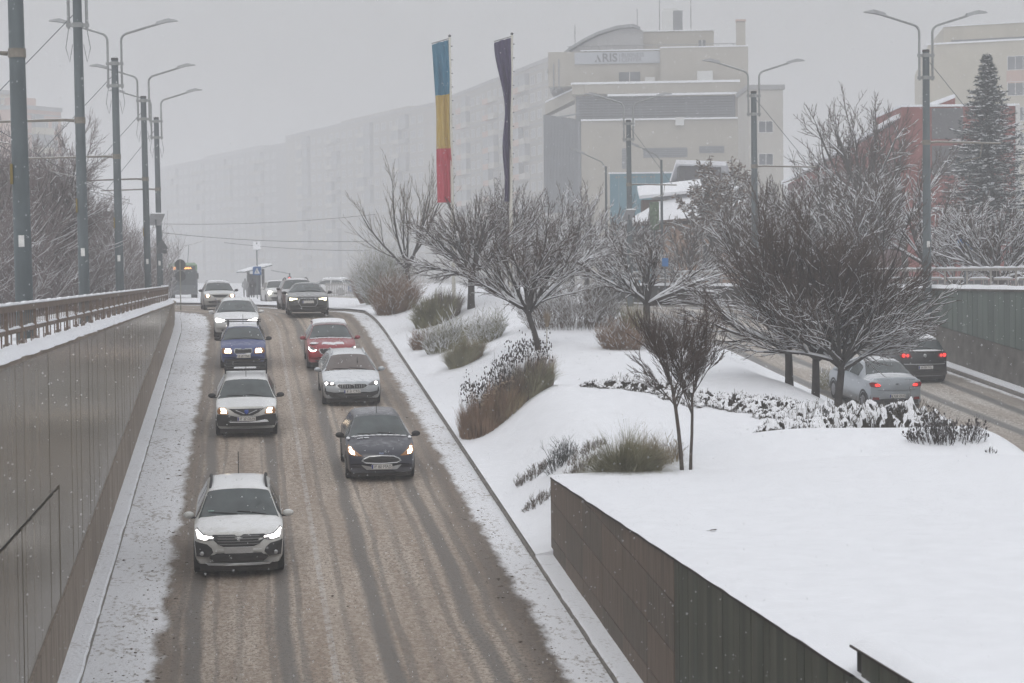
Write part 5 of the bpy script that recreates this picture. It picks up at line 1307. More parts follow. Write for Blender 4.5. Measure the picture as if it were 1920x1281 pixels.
# big dry perennial bed
p = at(945, 780, 57.5)
t = clump('perennial_clump', 'large clump of russet grass and dark seed stalks beside the road', p,
      [('russet_blade', RUSSET, -.42, -.15, dict(n=3800, R=.85, h=1.25, lean=.28, w=.0075, curve=.3)), ('dry_blade', STRAW, -.1, -.25, dict(n=1500, R=.75, h=1.15, lean=.45, w=.006, curve=.4)),
       ('russet_blade', DUSKY, .35, .25, dict(n=2300, R=.9, h=1.4, lean=.22, w=.008, curve=.25)), ('green_blade', PALEG, .78, -.05, dict(n=1900, R=.55, h=1.25, lean=.85, w=.007, curve=.55)), ('russet_blade', RUSSET, 1.0, .5, dict(n=800, R=.5, h=1.2, lean=.2, w=.008, curve=.2)),
       ('stalk', SEED, .1, .3, dict(n=420, R=1.25, h=1.75, lean=.1, w=.006, curve=.1, jitter=.3, flat=.55))], cat='plant clump', seed=6)
rd = random.Random(61); mb = MB()
for i in range(800):
    a = rd.uniform(0, 6.28); r = 1.35*math.sqrt(rd.random()); x, y = r*math.cos(a)+.12, r*math.sin(a)*.5+.3; z = rd.uniform(1.0, 1.6)+.15*math.sin(x*3.1)+(.35 if rd.random() < .12 else 0)-.12*abs(x)+median_z(p.x+x, p.y+y)-p.z
    mb.ball((x, y, z), rd.uniform(.010, .022), .018, rd.uniform(.02, .05), 5, 3)
mb.build('seed_head', SEED, t)
mb = MB()
for i in range(60):
    x, y = -.75+1.0*rd.random(), -.5+.5*rd.random(); mb.ball((x, y, .72+.28*rd.random()+median_z(p.x+x, p.y+y)-p.z), rd.uniform(.03, .06), .04, rd.uniform(.02, .04), 6, 4)
mb.build('plume', PLUME, t, True)
q = at(1025, 650, 66); t = thing('plume_grass', q, 'single pale feathery plume standing in the snow behind the perennials', 'plant'); MB().tube([(0, 0, -.2), (.02, 0, .9)], .012, 5).build('stem', STRAW, t)
V, Fc = blades(random.Random(4), n=400, R=.045, h=.6, lean=.22, w=.010, curve=.2, core=.3); link('plume', np_mesh('plume', V+np.array([.02, 0, .65]), [Fc]), PLUME, t)
# bushes along the left of the median
clump('grass_mound', 'yellow-green drooping grass mound in front of the snowy shrub', at(868, 684, 73), [('blade', PALEG, 0, 0, dict(n=2600, R=.5, h=1.05, lean=.7, w=.009, curve=.5)), ('dry_blade', STRAW, .2, .1, dict(n=900, R=.5, h=1.0, lean=.6, w=.008, curve=.5))], seed=8)
clump('grass_mound', 'dark green drooping grass mound left of the dense bare tree', at(815, 606, 87), [('blade', GRN, 0, 0, dict(n=2400, R=.8, h=1.5, lean=.6, w=.014, curve=.45)), ('blade', DUSKY, .3, .2, dict(n=1300, R=.8, h=1.4, lean=.5, w=.014, curve=.4))], seed=9)
for i, (px, py, d, n, R, h, m, sn, lab) in enumerate([
    (792, 655, 77, 260, .35, .8, RUSSET, .15, 'small reddish bush at the roadside end of the snowy shrub'), (840, 655, 76, 420, .75, 1.15, GRN, .8, 'dark snowy shrub behind the yellow-green grass mound'),
    (915, 640, 76, 260, .5, 1.1, GRN, .8, 'snowy shrub with upright shoots at the right of the grass mound'), (742, 586, 93, 1100, .85, 1.6, RUSSET, .12, 'dense reddish-brown hedge bush under the fan-shaped tree'), (690, 566, 101, 700, .42, 1.7, RUSSET, .15, 'narrow reddish-brown hedge bush nearest the crest'),
    (718, 545, 103, 800, .85, 2.9, GRN, .95, 'tall snow-plastered evergreen shrub at the crest'), (1072, 612, 86, 600, 1.6, 1.8, DUSKY, .6, 'dark tangled thicket behind the leaning trunk'), (1165, 655, 79, 520, .6, .95, RUSSET, .1, 'russet bush left of the tree with long limbs'), (1255, 650, 79, 500, .7, 1.2, DUSKY, .2, 'dusky bush at the foot of the tree with long limbs'),
    (1560, 735, 60, 300, .6, .6, PALEG, .5, 'pale roadside weeds beside the three trunks')]):
    tuft('bush', lab, at(px, py, d), n, R, h, m, sn, seed=30+i, group='bushes in the median bed', th=.03)
clump('spiky_grass', 'spiky dark green grass behind the russet bush', at(1185, 625, 84), [('blade', GRN, 0, 0, dict(n=300, R=.3, h=1.3, lean=.55, w=.016, curve=.25))], seed=12)
# seed stalks at the uphill kerb
tuft('seed_stalks', 'row of dark dry seed stalks at the edge of the uphill road', at(1775, 830, 47.5), 150, .85, .62, SEED, .12, flat=.35, seed=50, cat='plant', heads=(SEED, .9, .022))
tuft('seed_stalks', 'tiny dark sprig on the snow edge at the right of the picture', at(1858, 857, 47), 14, .12, .12, SEED, .1, seed=51, cat='plant')
# snow-laden low evergreen shrubs: lumps of snow over dark twigs
from mathutils import noise as mn
def snow_shrub(label, spots, seed, wid, hgt):
    """dark twiggy mat under a torn, pillowy blanket of snow"""
    rd = random.Random(seed); ps = []
    for (px, py, dd) in spots: q = P(px, py, dd); q.z = median_z(q.x, q.y); ps.append(q)
    c = sum(ps, Vector((0, 0, 0)))/len(ps); c.z = median_z(c.x, c.y)
    t = thing('snow_laden_shrub', c, label, 'shrub', 'snow-laden shrubs in the median bed')
    def dist(x, y):
        best = 9
        for a, b in zip(ps, ps[1:]):
            dx, dy = b.x-a.x, b.y-a.y; f = max(0, min(1, ((x-a.x)*dx+(y-a.y)*dy)/(dx*dx+dy*dy))); best = min(best, math.hypot(x-a.x-dx*f, y-a.y-dy*f))
        return best
    x0, x1 = min(p.x for p in ps)-wid, max(p.x for p in ps)+wid; y0, y1 = min(p.y for p in ps)-wid, max(p.y for p in ps)+wid
    st = .032; nx, ny = int((x1-x0)/st), int((y1-y0)/st); V = []; idx = {}; keep = {}
    for i in range(nx):
        for j in range(ny):
            x, y = x0+i*st, y0+j*st; e = wid*(.72+.50*mn.noise(Vector((x*1.9, y*1.9, seed)))+.16*mn.noise(Vector((x*6, y*6, seed))))-dist(x, y)
            if e < 0: continue
            dome = min(1, e/(wid*.6))**.75
            n1 = mn.noise(Vector((x*4.3, y*4.3, seed+3.3))); n2 = mn.noise(Vector((x*10.5, y*10.5, seed+7.7))); n3 = mn.noise(Vector((x*24, y*24, seed)))
            m = .26+.38*n1+.50*n2+.30*n3
            keep[(i, j)] = m > .06
            z = median_z(x, y)-c.z+hgt*dome*(.60+.16*n1+.34*mn.noise(Vector((x*1.4, y*1.4, 5+seed)))+.05*n2)+.10*math.sqrt(max(0, m-.06))-.035+.012*n3
            idx[(i, j)] = len(V); V.append((x-c.x, y-c.y, max(z, median_z(x, y)-c.z-.02)))
    Fc = [(idx[k], idx[(k[0]+1, k[1])], idx[(k[0]+1, k[1]+1)], idx[(k[0], k[1]+1)]) for k in keep if keep[k] and keep.get((k[0]+1, k[1])) and keep.get((k[0], k[1]+1)) and keep.get((k[0]+1, k[1]+1))]
    me = np_mesh('snow', np.array(V), [np.array(Fc)]); me.polygons.foreach_set('use_smooth', [True]*len(me.polygons)); o = link('snow', me, SNOW_FINE, t); o['kind'] = 'stuff'
    tw = []; ks = list(idx)
    for i in range(int(len(ks)*.42)):
        k = ks[rd.randrange(len(ks))]; v = V[idx[k]]; zg = median_z(v[0]+c.x, v[1]+c.y)-c.z
        o = Vector((v[0], v[1], zg-.02)); hh = max(.05, v[2]-zg)*rd.uniform(.75, 1.3)+.02; dv = Vector((rd.gauss(0, .35), rd.gauss(0, .35), 1)).normalized()
        q = o+dv*hh; tw.append(([o, o+dv*hh*.5, q], [.008, .007, .005], 0)); d2 = Vector((rd.gauss(0, 1), rd.gauss(0, 1), rd.uniform(-.2, .7))).normalized(); tw.append(([q-dv*hh*.3, q-dv*hh*.3+d2*.04, q-dv*hh*.3+d2*.08], [.008, .007, .004], 1))
    link('twigs', tubes_np(tw, lambda l: 3), mat('evergreen_twig', (.10, .085, .066), .9, var=.4, scale=6), t)
snow_shrub('snow-laden low shrub, the large lumpy one beside the silver-grey car', [(1490, 812, 47.2), (1570, 800, 47.8), (1640, 798, 47.8), (1695, 808, 47.3)], 1, 1.25, .95)
snow_shrub('snow-laden low shrub, small lumpy piece at the left foot of the large one', [(1452, 838, 46.0), (1490, 834, 46.2), (1540, 828, 46.6)], 2, .6, .45)
snow_shrub('snow-laden low shrub spreading right of the two thin stems', [(1340, 762, 52.6), (1400, 768, 52.0), (1460, 775, 51.2), (1500, 780, 50.6)], 3, .85, .42)
snow_shrub('snow-laden low shrub spreading left of the two thin stems', [(1140, 748, 54.6), (1190, 742, 54.6), (1240, 750, 53.8), (1290, 762, 52.8)], 4, .85, .42)
snow_shrub('snow-laden low shrub in front of the russet bush', [(1135, 665, 69), (1180, 668, 68.5), (1240, 675, 67)], 5, .45, .4)
# ------------------------------------------------------------------ buildings
PANE = mat('window_pane', (.09, .10, .115), .12, var=.3, scale=.7, spec=.5); FRAME = mat('window_frame', (.55, .55, .54), .6); CREAM = mat('cream_render', (.42, .39, .315), .9, var=.07, scale=.4)
CREAM2 = mat('pale_render', (.42, .405, .37), .9, var=.08, scale=.4); PINK = mat('pink_render', (.42, .29, .235), .9, var=.08, scale=.4); GREYR = mat('grey_render', (.33, .33, .33), .9, var=.08, scale=.4); PARA = mat('parapet_concrete', (.30, .30, .30), .9, var=.1, scale=.5, snow=(.7, .9, 1))
LOUV = mat('louvre_metal', (.20, .215, .235), .6, var=.1); FIN = mat('fin_metal', (.145, .155, .165), .6, var=.1); METALR = mat('grey_sheet', (.22, .23, .24), .5, .2, var=.1, snow=(.7, .95, .9))
REDB = mat('red_render', (.235, .070, .058), .9, var=.12, scale=.6); HVAC = mat('white_unit', (.6, .61, .6), .6, var=.05); DKW = mat('dark_cladding', (.11, .11, .115), .8, var=.15)
def window_mesh(w, h, mull=1, fr=FRAME, pane=None):
    mb = MB().box(-w/2, w/2, -.05, .12, -h/2, -h/2+.07).box(-w/2, w/2, -.05, .12, h/2-.07, h/2)
    for k in range(mull+2):
        x = -w/2+(w-.07)*k/(mull+1); mb.box(x, x+.07, -.045, .12, -h/2+.07, h/2-.07)
    a = mb.mesh('window'); a.materials.append(fr)
    b = MB().box(-w/2+.02, w/2-.02, .0, .1, -h/2+.02, h/2-.02).mesh('pane'); b.materials.append(pane or PANE); return a, b
def facade_frame(A, B, name, label, cat='building', group=None):
    A, B = Vector(A), Vector(B); d = B-A; L = math.hypot(d.x, d.y)
    t = thing(name, (A.x, A.y, 0), label, cat, group, (0, 0, math.atan2(d.y, d.x))); return t, L
def put_window(t, wm, x, z, y=0.0, rz=0):
    w = link('window', wm[0], None, t, (x, y-.02, z), (0, 0, rz)); link('pane', wm[1], None, w)
    return w
BLK = mat('block_render', (.27, .268, .262), .9, var=.08, scale=.4); BLK2 = mat('block_render_warm', (.31, .295, .265), .9, var=.08, scale=.4)
def apartments(label, A, B, H, floors, bays, depth, wall, balc, seed, base=3.4, name='apartment_block', accent=None, mull=1, end_blank=0.06):
    rd = random.Random(seed); t, L = facade_frame(A, B, name, label, group='apartment blocks along the far street')
    MB().box(0, L, .0, depth, -.5, H).build('wall', wall, t); fh = (H-base-.8)/floors; bw = L*(1-2*end_blank)/bays
    AP = mat('haze_faded_pane', (.23, .235, .24), .3, var=.3, scale=.4); wm = window_mesh(bw*.62, fh*.52, mull, pane=AP); w2 = window_mesh(bw*.30, fh*.52, 0, pane=AP)  # pane colour lightened to imitate haze washing out the far windows
    bal = [MB().cbox(-bw*.48, bw*.48, -1.0, .0, -.1, 1.0, .05).mesh('balcony') for _ in range(2)]; bal[0].materials.append(balc); bal[1].materials.append(accent or balc)
    encl = MB().box(-bw*.46, bw*.46, -.95, -.0, 0, fh-1.15).mesh('glazed_balcony'); encl.materials.append(mat('balcony_glazing', (.22, .225, .23), .4, var=.2, scale=.5))
    for f in range(floors):
        z = base+fh*(f+.5)
        mb = MB().box(.0, L, -.08, -.0, z+fh*.5-.12, z+fh*.5+.12); mb.build('floor_band', PARA, t)
        for b in range(bays):
            x = L*end_blank+bw*(b+.5)
            if (b % 5) in (1, 2):
                bb = link('balcony', bal[1 if (b % 5 == 1 and accent) else 0], None, t, (x, 0, z-fh*.5+.1))
                if rd.random() < .55: link('glazed_balcony', encl, None, t, (x, 0, z-fh*.5+1.1))
                else: put_window(t, wm, x, z+.1)
            else: put_window(t, wm if (b % 5) else w2, x, z)
    MB().box(-.15, L+.15, -.2, depth+.1, H, H+.7).build('parapet', PARA, t); MB().box(L*.3, L*.75, depth*.3, depth*.8, H+.7, H+2.4).build('roof_house', wall, t)
    for k in range(5):
        x = L*rd.random(); mb = MB().tube([(x, depth*.4, H), (x, depth*.4, H+rd.uniform(1.5, 3.2))], .05, 4); mb.build('aerial', DKW, t)
    return t
def ground_pt(px, d): p = P(px, 520, d); return Vector((p.x, p.y, 0))
KF = 1.4                                       # the far blocks stand well back up the avenue
apartments('faint long apartment block farthest up the street on the left', ground_pt(298, 520*KF), ground_pt(540, 425*KF), 29.5*KF, 11, 20, 16, BLK, BLK2, 1)
apartments('hazy apartment block with many balconies left of the tricolour banner', ground_pt(540, 420*KF), ground_pt(820, 342*KF), 30.5*KF, 11, 20, 16, BLK2, BLK, 2, accent=CREAM2)
apartments('hazy apartment block with pinkish balconies between the flags and the office building', ground_pt(846, 318*KF), ground_pt(1050, 258*KF), 29.3*KF, 11, 16, 16, BLK2, CREAM2, 3, accent=PINK)
apartments('faint pale tower of flats behind the trees at the left edge', ground_pt(-70, 340), ground_pt(40, 348), 34, 8, 5, 14, CREAM, CREAM, 4, accent=PINK, end_blank=.04)
apartments('faint pink stepped tower of flats beside the second lamp mast', ground_pt(42, 340), ground_pt(120, 348), 31, 8, 4, 12, PINK, CREAM, 5, end_blank=.05)

# office building with the sign
D = 240.0; S_ = D/3733
A = ground_pt(1092, D); B = ground_pt(1404, D-1.5)
ob, OL = facade_frame(A, B, 'office_building', 'pale office building with curved roof, louvred windows and a name sign', 'building')
def ox(px): return (px-1092)*S_
def oz(py): return EYE+(513-py)*S_
OFF = mat('office_render', (.365, .342, .295), .9, var=.06, scale=.5)
MB().box(ox(1092), ox(1384), 0, 16, -.5, oz(228)).build('wall', OFF, ob)
MB().box(ox(1080), ox(1384), 1.2, 16, oz(228), oz(178)).build('upper_wall', OFF, ob)
MB().box(ox(1076), ox(1386), -.15, 16, oz(178), oz(160)).build('fascia', OFF, ob)
MB().box(ox(1030), ox(1241), 2.0, 16, oz(160), oz(95)).build('top_storey', OFF, ob); MB().box(ox(1241), ox(1404), .9, 16, oz(160)-1.5, oz(93)).build('stair_block', OFF, ob)
MB().box(ox(1384.5), ox(1404), 1.0, 15, -.5, oz(160)-1.5).build('side_wall', OFF, ob)
MB().box(ox(1074), ox(1388), -.3, .4, oz(160), oz(156)).box(ox(1142), ox(1382), -.5, -.16, oz(183), oz(179)).box(ox(1090), ox(1240), 1.7, 2.1, oz(95), oz(93)).box(ox(1241), ox(1405), .8, 1.2, oz(93), oz(91)).box(ox(1092), ox(1384), -.35, .3, oz(228), oz(225)).build('snow_edge', SNOW, ob)
lv = MB(); 
for k in range(9): z = oz(221)+(oz(182)-oz(221))*k/8; lv.box(ox(1084), ox(1378), .95, 1.15, z-.05, z+.06)
lv.build('louvre', LOUV, ob); MB().box(ox(1082), ox(1380), 1.16, 1.19, oz(223), oz(180)).build('louvre_backing', FIN, ob)
for k in range(11):
    x = ox(1086)+(ox(1376)-ox(1086))*k/10; MB().box(x-.06, x+.06, .85, .95, oz(223), oz(180)).build('mullion', LOUV, ob)
for (a, b, c, d_, n) in ((1208, 1290, 280, 298, 5), (1312, 1358, 278, 291, 4), (1168, 1176, 280, 318, 8)):
    w = MB().box(ox(a), ox(b), -.04, -.002, oz(d_), oz(c)).build('window', FIN, ob); q = MB()
    for k in range(n): z = oz(d_)+(oz(c)-oz(d_))*(k+.5)/n; q.box(ox(a), ox(b), -.10, -.042, z-.05, z+.05)
    q.build('louvre', LOUV, w)
for (a, b, c, d_, y) in ((1163, 1203, 135, 158, 1.96), (1152, 1174, 62, 92, 6.4), (1314, 1327, 70, 90, 6.4)):
    w = MB().box(ox(a), ox(b), y-.06, y-.002, oz(d_), oz(c)).build('window', PANE, ob); MB().box(ox(a)-.1, ox(b)+.1, y-.12, y-.061, oz(d_)-.1, oz(d_)).box((ox(a)+ox(b))/2-.06, (ox(a)+ox(b))/2+.06, y-.1, y-.061, oz(d_), oz(c)).build('frame', FRAME, w)
SIGNW = mat('sign_board', (.38, .40, .43), .5, var=.03); INKG = mat('sign_ink', (.075, .08, .09), .6); INKL = mat('sign_ink_light', (.15, .155, .17), .6)
sb = MB().box(ox(1080), ox(1240), 1.75, 1.99, oz(119), oz(97)).build('sign_board', SIGNW, ob)
R90 = (math.pi/2, 0, 0)
text('lettering', 'RIS', 1.42, INKG, sb, (ox(1146), 1.74, oz(108.5)), R90, .02, bold=.025, sx=1.02)
MB().add([(ox(1117), 1.73, oz(115.8)), (ox(1121.5), 1.73, oz(115.8)), (ox(1121), 1.73, oz(110.5)), (ox(1117), 1.72, oz(115.8)), (ox(1121.5), 1.72, oz(115.8)), (ox(1121), 1.72, oz(110.5)), (ox(1120), 1.73, oz(108)), (ox(1123.2), 1.73, oz(101.3)), (ox(1130.5), 1.73, oz(115.8)), (ox(1126.6), 1.73, oz(115.8)), (ox(1121.7), 1.73, oz(106))],
         [(0, 1, 2), (3, 5, 4), (7, 8, 9, 10)]).build('lettering', INKG, sb)
MB().box(ox(1164.5), ox(1165.3), 1.72, 1.749, oz(116), oz(101)).build('divider', INKL, sb)
text('lettering', 'BUSINESS', .66, INKL, sb, (ox(1168), 1.74, oz(104)), R90, .01, 'LEFT', .006); text('lettering', 'CENTER', .66, INKL, sb, (ox(1168), 1.74, oz(112.5)), R90, .01, 'LEFT', .006)
MB().box(ox(1175), ox(1343), 6.5, 14, oz(93), oz(52)).build('roof_house', OFF, ob); MB().box(ox(1173), ox(1345), 6.3, 14.2, oz(52), oz(50)).build('roof_snow', SNOW, ob)
hv = MB().cbox(ox(1244), ox(1266), 7, 10, oz(50), oz(11), .05).build('roof_unit', HVAC, ob); g_ = MB().box(ox(1266.3), ox(1284), 7.3, 10, oz(49), oz(11)).build('unit_grille', FIN, ob); MB().box(ox(1247), ox(1276), 7.5, 9.5, oz(11), oz(6)).build('unit_fan', HVAC, ob)
MB().box(ox(1383), ox(1400), 2, 3.0, oz(94), oz(46)).build('chimney', OFF, ob); MB().box(ox(1382), ox(1401), 1.9, 3.1, oz(44), oz(40.5)).build('chimney_cap', PINK, ob); MB().box(ox(1384), ox(1399), 2.1, 2.9, oz(46), oz(44)).build('chimney_vent', FIN, ob)
mb = MB()
for (px, a, b) in ((1197, 45, 5), (1240, 50, -14), (1300, 50, -20), (1077, 76, 32)): mb.tube([(ox(px), 8, oz(a)), (ox(px), 8, oz(b))], .045, 4)
mb.build('aerial', DKW, ob)
mb = MB()
for px in range(1070, 1390, 14): mb.tube([(ox(px), 2.3, oz(95)), (ox(px), 2.3, oz(84.5))], .03, 4)
mb.tube([(ox(1066), 2.3, oz(84.5)), (ox(1388), 2.3, oz(84.5))], .045, 4); mb.build('roof_railing', METALR, ob)
for (a, b, c, d_, y) in ((1268, 1284, 224, 239, -.45), (1212, 1231, 146, 157, 1.5), (1309, 1338, 138, 158, .3), (1187, 1193, 226, 239, -.4)): MB().cbox(ox(a), ox(b), y, y+.4, oz(d_), oz(c), .03).build('air_conditioner', HVAC, ob)
# curved roof wing on the left
arc = [(1028, 162), (1028, 128), (1036, 116), (1050, 103), (1070, 86), (1095, 71), (1125, 57), (1160, 47), (1190, 44.5), (1204, 50), (1204, 94)]
MB().prism([(ox(a), oz(b)) for a, b in arc[1:10]]+[(ox(a)-.0, oz(b)-.35) for a, b in arc[1:10]][::-1], 'y', 2.2, 15).build('curved_roof', METALR, ob)
MB().prism([(ox(a)+.3, oz(b)-.4) for a, b in arc], 'y', 2.8, 15).build('gable_wall', GREYR, ob)
for px in (1040, 1050): MB().box(ox(px)-.08, ox(px)+.08, 1.9, 2.75, oz(165), oz(px and 118 if px == 1040 else 108)).build('roof_post', METALR, ob)
# glazed corner with fins running back to the left
cw = ox(1018); ang = math.atan2(8, 0-cw)
fins = MB(); Lc = math.hypot(cw, 8)
cwp = MB().add([(0, -.02, oz(395)), (cw, 8, oz(395)), (cw, 8, oz(205)), (0, -.02, oz(228)+.2), (0, 3, oz(395)), (cw, 11, oz(395)), (cw, 11, oz(205)), (0, 3, oz(228)+.2)], [(0, 1, 2, 3), (4, 7, 6, 5), (3, 2, 6, 7), (1, 5, 6, 2)]).build('curtain_wall', FIN, ob)
finme = MB().box(-.05, .05, -.35, -.03, 0, 1).mesh('fin'); finme.materials.append(LOUV)
for k in range(24):
    f = (k+.5)/24; link('fin', finme, None, ob, (cw*f, 8*f-.02, oz(395)), (0, 0, -ang), (1, 1, (oz(228)+(oz(205)-oz(228))*f)-oz(395)))
for k in range(5): z = oz(380)+(oz(215)-oz(380))*k/4; MB().add([(0, -.15, z), (cw, 7.85, z), (cw, 7.85, z+.18), (0, -.15, z+.18), (0, .1, z), (cw, 8.1, z), (cw, 8.1, z+.18), (0, .1, z+.18)], [(0,1,2,3),(4,7,6,5),(3,2,6,7),(0,4,5,1)]).build('transom', LOUV, ob)
MB().add([(.5, -.2, oz(160)), (cw, 8, oz(182)), (cw, 8, oz(205)), (.5, -.2, oz(178)), (.5, 6, oz(160)), (cw, 12, oz(182)), (cw, 12, oz(205)), (.5, 6, oz(178))], [(0,3,2,1),(4,5,6,7),(0,1,5,4),(3,7,6,2),(1,2,6,5)]).build('corner_parapet', OFF, ob)
MB().add([(.5, -.3, oz(160)), (cw, 7.9, oz(182)), (cw, 9, oz(182)), (.5, .5, oz(160)), (.5, -.3, oz(157)), (cw, 7.9, oz(179)), (cw, 9, oz(179)), (.5, .5, oz(157))], [(4,5,6,7),(0,1,5,4),(2,3,7,6),(1,2,6,5),(0,4,7,3)]).build('snow_edge', SNOW, ob)

# cream building on the right
Dc = 250.0; A = ground_pt(1742, Dc); B = ground_pt(1990, Dc-6); cb, CL = facade_frame(A, B, 'cream_building', 'large cream building with a few windows behind the spruce', 'building')
kz = lambda py: EYE+(507-py)*Dc/3733; kx = lambda px: (px-1742)*Dc/3733
MB().box(0, CL, 0, 18, -.5, kz(87)).build('wall', CREAM, cb)
MB().add([(0, .01, -.5), (-6.5, 26, -.5), (-6.5, 26, kz(105)), (0, .01, kz(87)), (0, 26, -.5), (0, 26, kz(105))], [(0, 3, 2, 1), (1, 2, 5, 4)]).build('side_wall', CREAM, cb)
MB().box(kx(1760), CL, 4, 18, kz(87), kz(48)).build('upper_storey', CREAM, cb); MB().add([(kx(1760), 4, kz(87)), (-6, 26, kz(96)), (-6, 26, kz(72)), (kx(1760), 4, kz(48)), (kx(1760), 26, kz(87)), (kx(1760), 26, kz(48))], [(0, 3, 2, 1), (1, 2, 5, 4), (3, 5, 2)]).build('upper_side_wall', CREAM, cb)
MB().box(-.2, CL, -.2, .3, kz(87), kz(84)).box(kx(1758), CL, 3.8, 4.3, kz(48), kz(46)).build('snow_edge', SNOW, cb); MB().box(kx(1775), CL, 3.8, 3.99, kz(84), kz(74)).build('window_band', PANE, cb)
wm = window_mesh(2.9, 1.75, 2)
for i, x in enumerate((1908, 1958)):
    for py in (128, 175, 222, 269): put_window(cb, wm, kx(x), kz(py))
for py in (135, 180, 225, 270): put_window(cb, window_mesh(1.6, 1.3, 1), -2.4, kz(py)+.2, 10, math.radians(-76))
MB().box(kx(1885), CL, -.06, -.002, kz(165)+.0, kz(142)).build('pink_band', PINK, cb)
# red building
Dr = 142.0; A = ground_pt(1692, Dr); B = ground_pt(1906, Dr); rb, RL = facade_frame(A, B, 'red_building', 'red flat-roofed building with grey panels behind the bare trees', 'building')
rz_ = lambda py: EYE+(507-py)*Dr/3733; rx = lambda px: (px-1692)*Dr/3733
MB().box(0, RL, 0, 10, -.5, rz_(202)).build('wall', REDB, rb); MB().box(-.1, RL+.2, -.15, 10, rz_(202), rz_(198)).build('roof_snow', SNOW, rb)
MB().box(rx(1748), rx(1806), -.08, -.002, rz_(262), rz_(205)).box(rx(1748), rx(1850), -.08, -.002, rz_(330), rz_(275)).build('grey_panel', DKW, rb); MB().box(rx(1904), rx(1912), -.2, .5, -.5, rz_(200)).build('white_pilaster', FRAME, rb)
A = ground_pt(1478, Dr+34); B = ground_pt(1690, Dr+.5); gb, GL = facade_frame(A, B, 'red_gabled_wing', 'dark red wing with sloping snowy roof left of the red building', 'building')
MB().box(0, GL, .0, 8, -.5, 9.6).build('wall', mat('dark_red_render', (.15, .085, .08), .9, var=.12, scale=.5), gb)
MB().add([(-.3, -.5, 9.6), (GL, -.5, 12.6), (GL, 4, 14.2), (-.3, 4, 11.2), (-.3, -.5, 9.9), (GL, -.5, 12.95), (GL, 4, 14.5), (-.3, 4, 11.5)], [(0,3,2,1),(4,5,6,7),(0,1,5,4),(2,3,7,6),(0,4,7,3),(1,2,6,5)]).build('roof_snow', SNOW, gb)
MB().add([(0, -.01, 9.6), (GL, -.01, 9.6), (GL, -.01, 12.6), (GL, 4, 9.6), (GL, 4, 14.2)], [(0, 1, 2), (1, 3, 4, 2)]).build('gable_wall', REDB, gb)
for k in range(4): put_window(gb, window_mesh(2.0, 1.3, 1), GL*(.15+.22*k), 6.6)
# far roof behind the leafy tree
A = ground_pt(1405, 215); B = ground_pt(1470, 215); fb, FL_ = facade_frame(A, B, 'pale_building', 'pale low building glimpsed between the office building and the bare trees', 'building')
MB().box(0, FL_, 0, 10, -.5, 21.5).build('wall', CREAM2, fb); MB().box(-.2, FL_+.2, -.2, 10, 21.5, 22.0).build('parapet', PARA, fb)
for py in (14, 17.5): put_window(fb, window_mesh(1.6, 1.3, 1), FL_*.5, py)
# small houses with snowy roofs
SAL = mat('salmon_render', (.40, .27, .20), .9, var=.1, scale=.6)
p0 = P(1238, 470, 124); h1 = thing('small_house', (p0.x, p0.y, 0), 'salmon house with a snowy hipped roof behind the leafy tree', 'house', None, (0, 0, -YAW))
MB().box(0, 6, 0, 6, -.3, 4.9).build('wall', SAL, h1)
rf = MB().add([(-2.2, -.8, 5.0), (6.8, -.8, 5.6), (6.8, 6.5, 5.6), (-2.2, 6.5, 5.0), (.8, 2, 6.9), (5, 2, 7.4)], [(0, 1, 5, 4), (1, 2, 5), (2, 3, 4, 5), (3, 0, 4)]).build('roof', SNOW, h1)
MB().add([(-2.2, -.8, 4.85), (6.8, -.8, 5.45), (6.8, -.8, 5.6), (-2.2, -.8, 5.0), (-2.2, 6, 4.85), (6.8, 6, 5.45)], [(0, 1, 2, 3), (0, 4, 5, 1)]).build('eaves', mat('brown_eaves', (.12, .09, .075), .9), rf)
put_window(h1, window_mesh(1.2, 1.4, 1), 3.2, 3.0)
MB().add([(-1.2, 1, 6.55), (2.8, 1, 6.95), (2.8, 3.2, 7.6), (-1.2, 3.2, 7.2), (-1.2, 1, 6.75), (2.8, 1, 7.15), (2.8, 3.2, 7.85), (-1.2, 3.2, 7.45)], [(0,3,2,1),(4,5,6,7),(0,1,5,4),(1,2,6,5),(2,3,7,6),(3,0,4,7)]).build('dormer_roof', SNOW, h1); MB().box(-1.0, 2.6, 1.25, 3.0, 4.9, 6.5).build('dormer_wall', MATS['brown_eaves'], h1)
p0 = P(1270, 300, 140); h2 = thing('small_house', (p0.x, p0.y, 0), 'grey gabled house with thick roof snow behind the leafy tree top', 'house', None, (0, 0, -YAW+.3))
zt = p0.z; MB().box(.4, 5, .3, 6, -.3, zt-1.75).box(.1, 3.3, -.05, .29, -.3, zt-.42).build('wall', DKW, h2); MB().add([(-.2, -.3, zt), (3.6, -.3, zt-.1), (5.6, 3, zt-1.4), (.6, 3, zt-1.3), (-.2, -.3, zt-.3), (.6, 3, zt-1.6), (5.6, 3, zt-1.7), (3.6, -.3, zt-.4)], [(0, 1, 2, 3), (0, 3, 5, 4), (4, 5, 6, 7), (0, 4, 7, 1), (2, 6, 5, 3)]).build('roof', SNOW, h2)
A = ground_pt(1145, 152); B = ground_pt(1278, 152); bh, BL = facade_frame(A, B, 'blue_hoarding', 'pale blue hoarding with faded lettering below the office building', 'hoarding')
bz = lambda py: EYE+(512-py)*152/3733; BLH = [mat('blue_board_%d' % k, c, .7, var=.1, scale=.5) for k, c in enumerate([(.14, .26, .32), (.15, .28, .34)])]
for k in range(8): MB().box(BL*k/8+.01, BL*(k+1)/8-.01, 0, .1, -.2, bz(326)).build('board', BLH[k % 2], bh)
MB().box(-.1, BL+.1, -.05, .15, bz(326), bz(323)).build('snow', SNOW, bh)
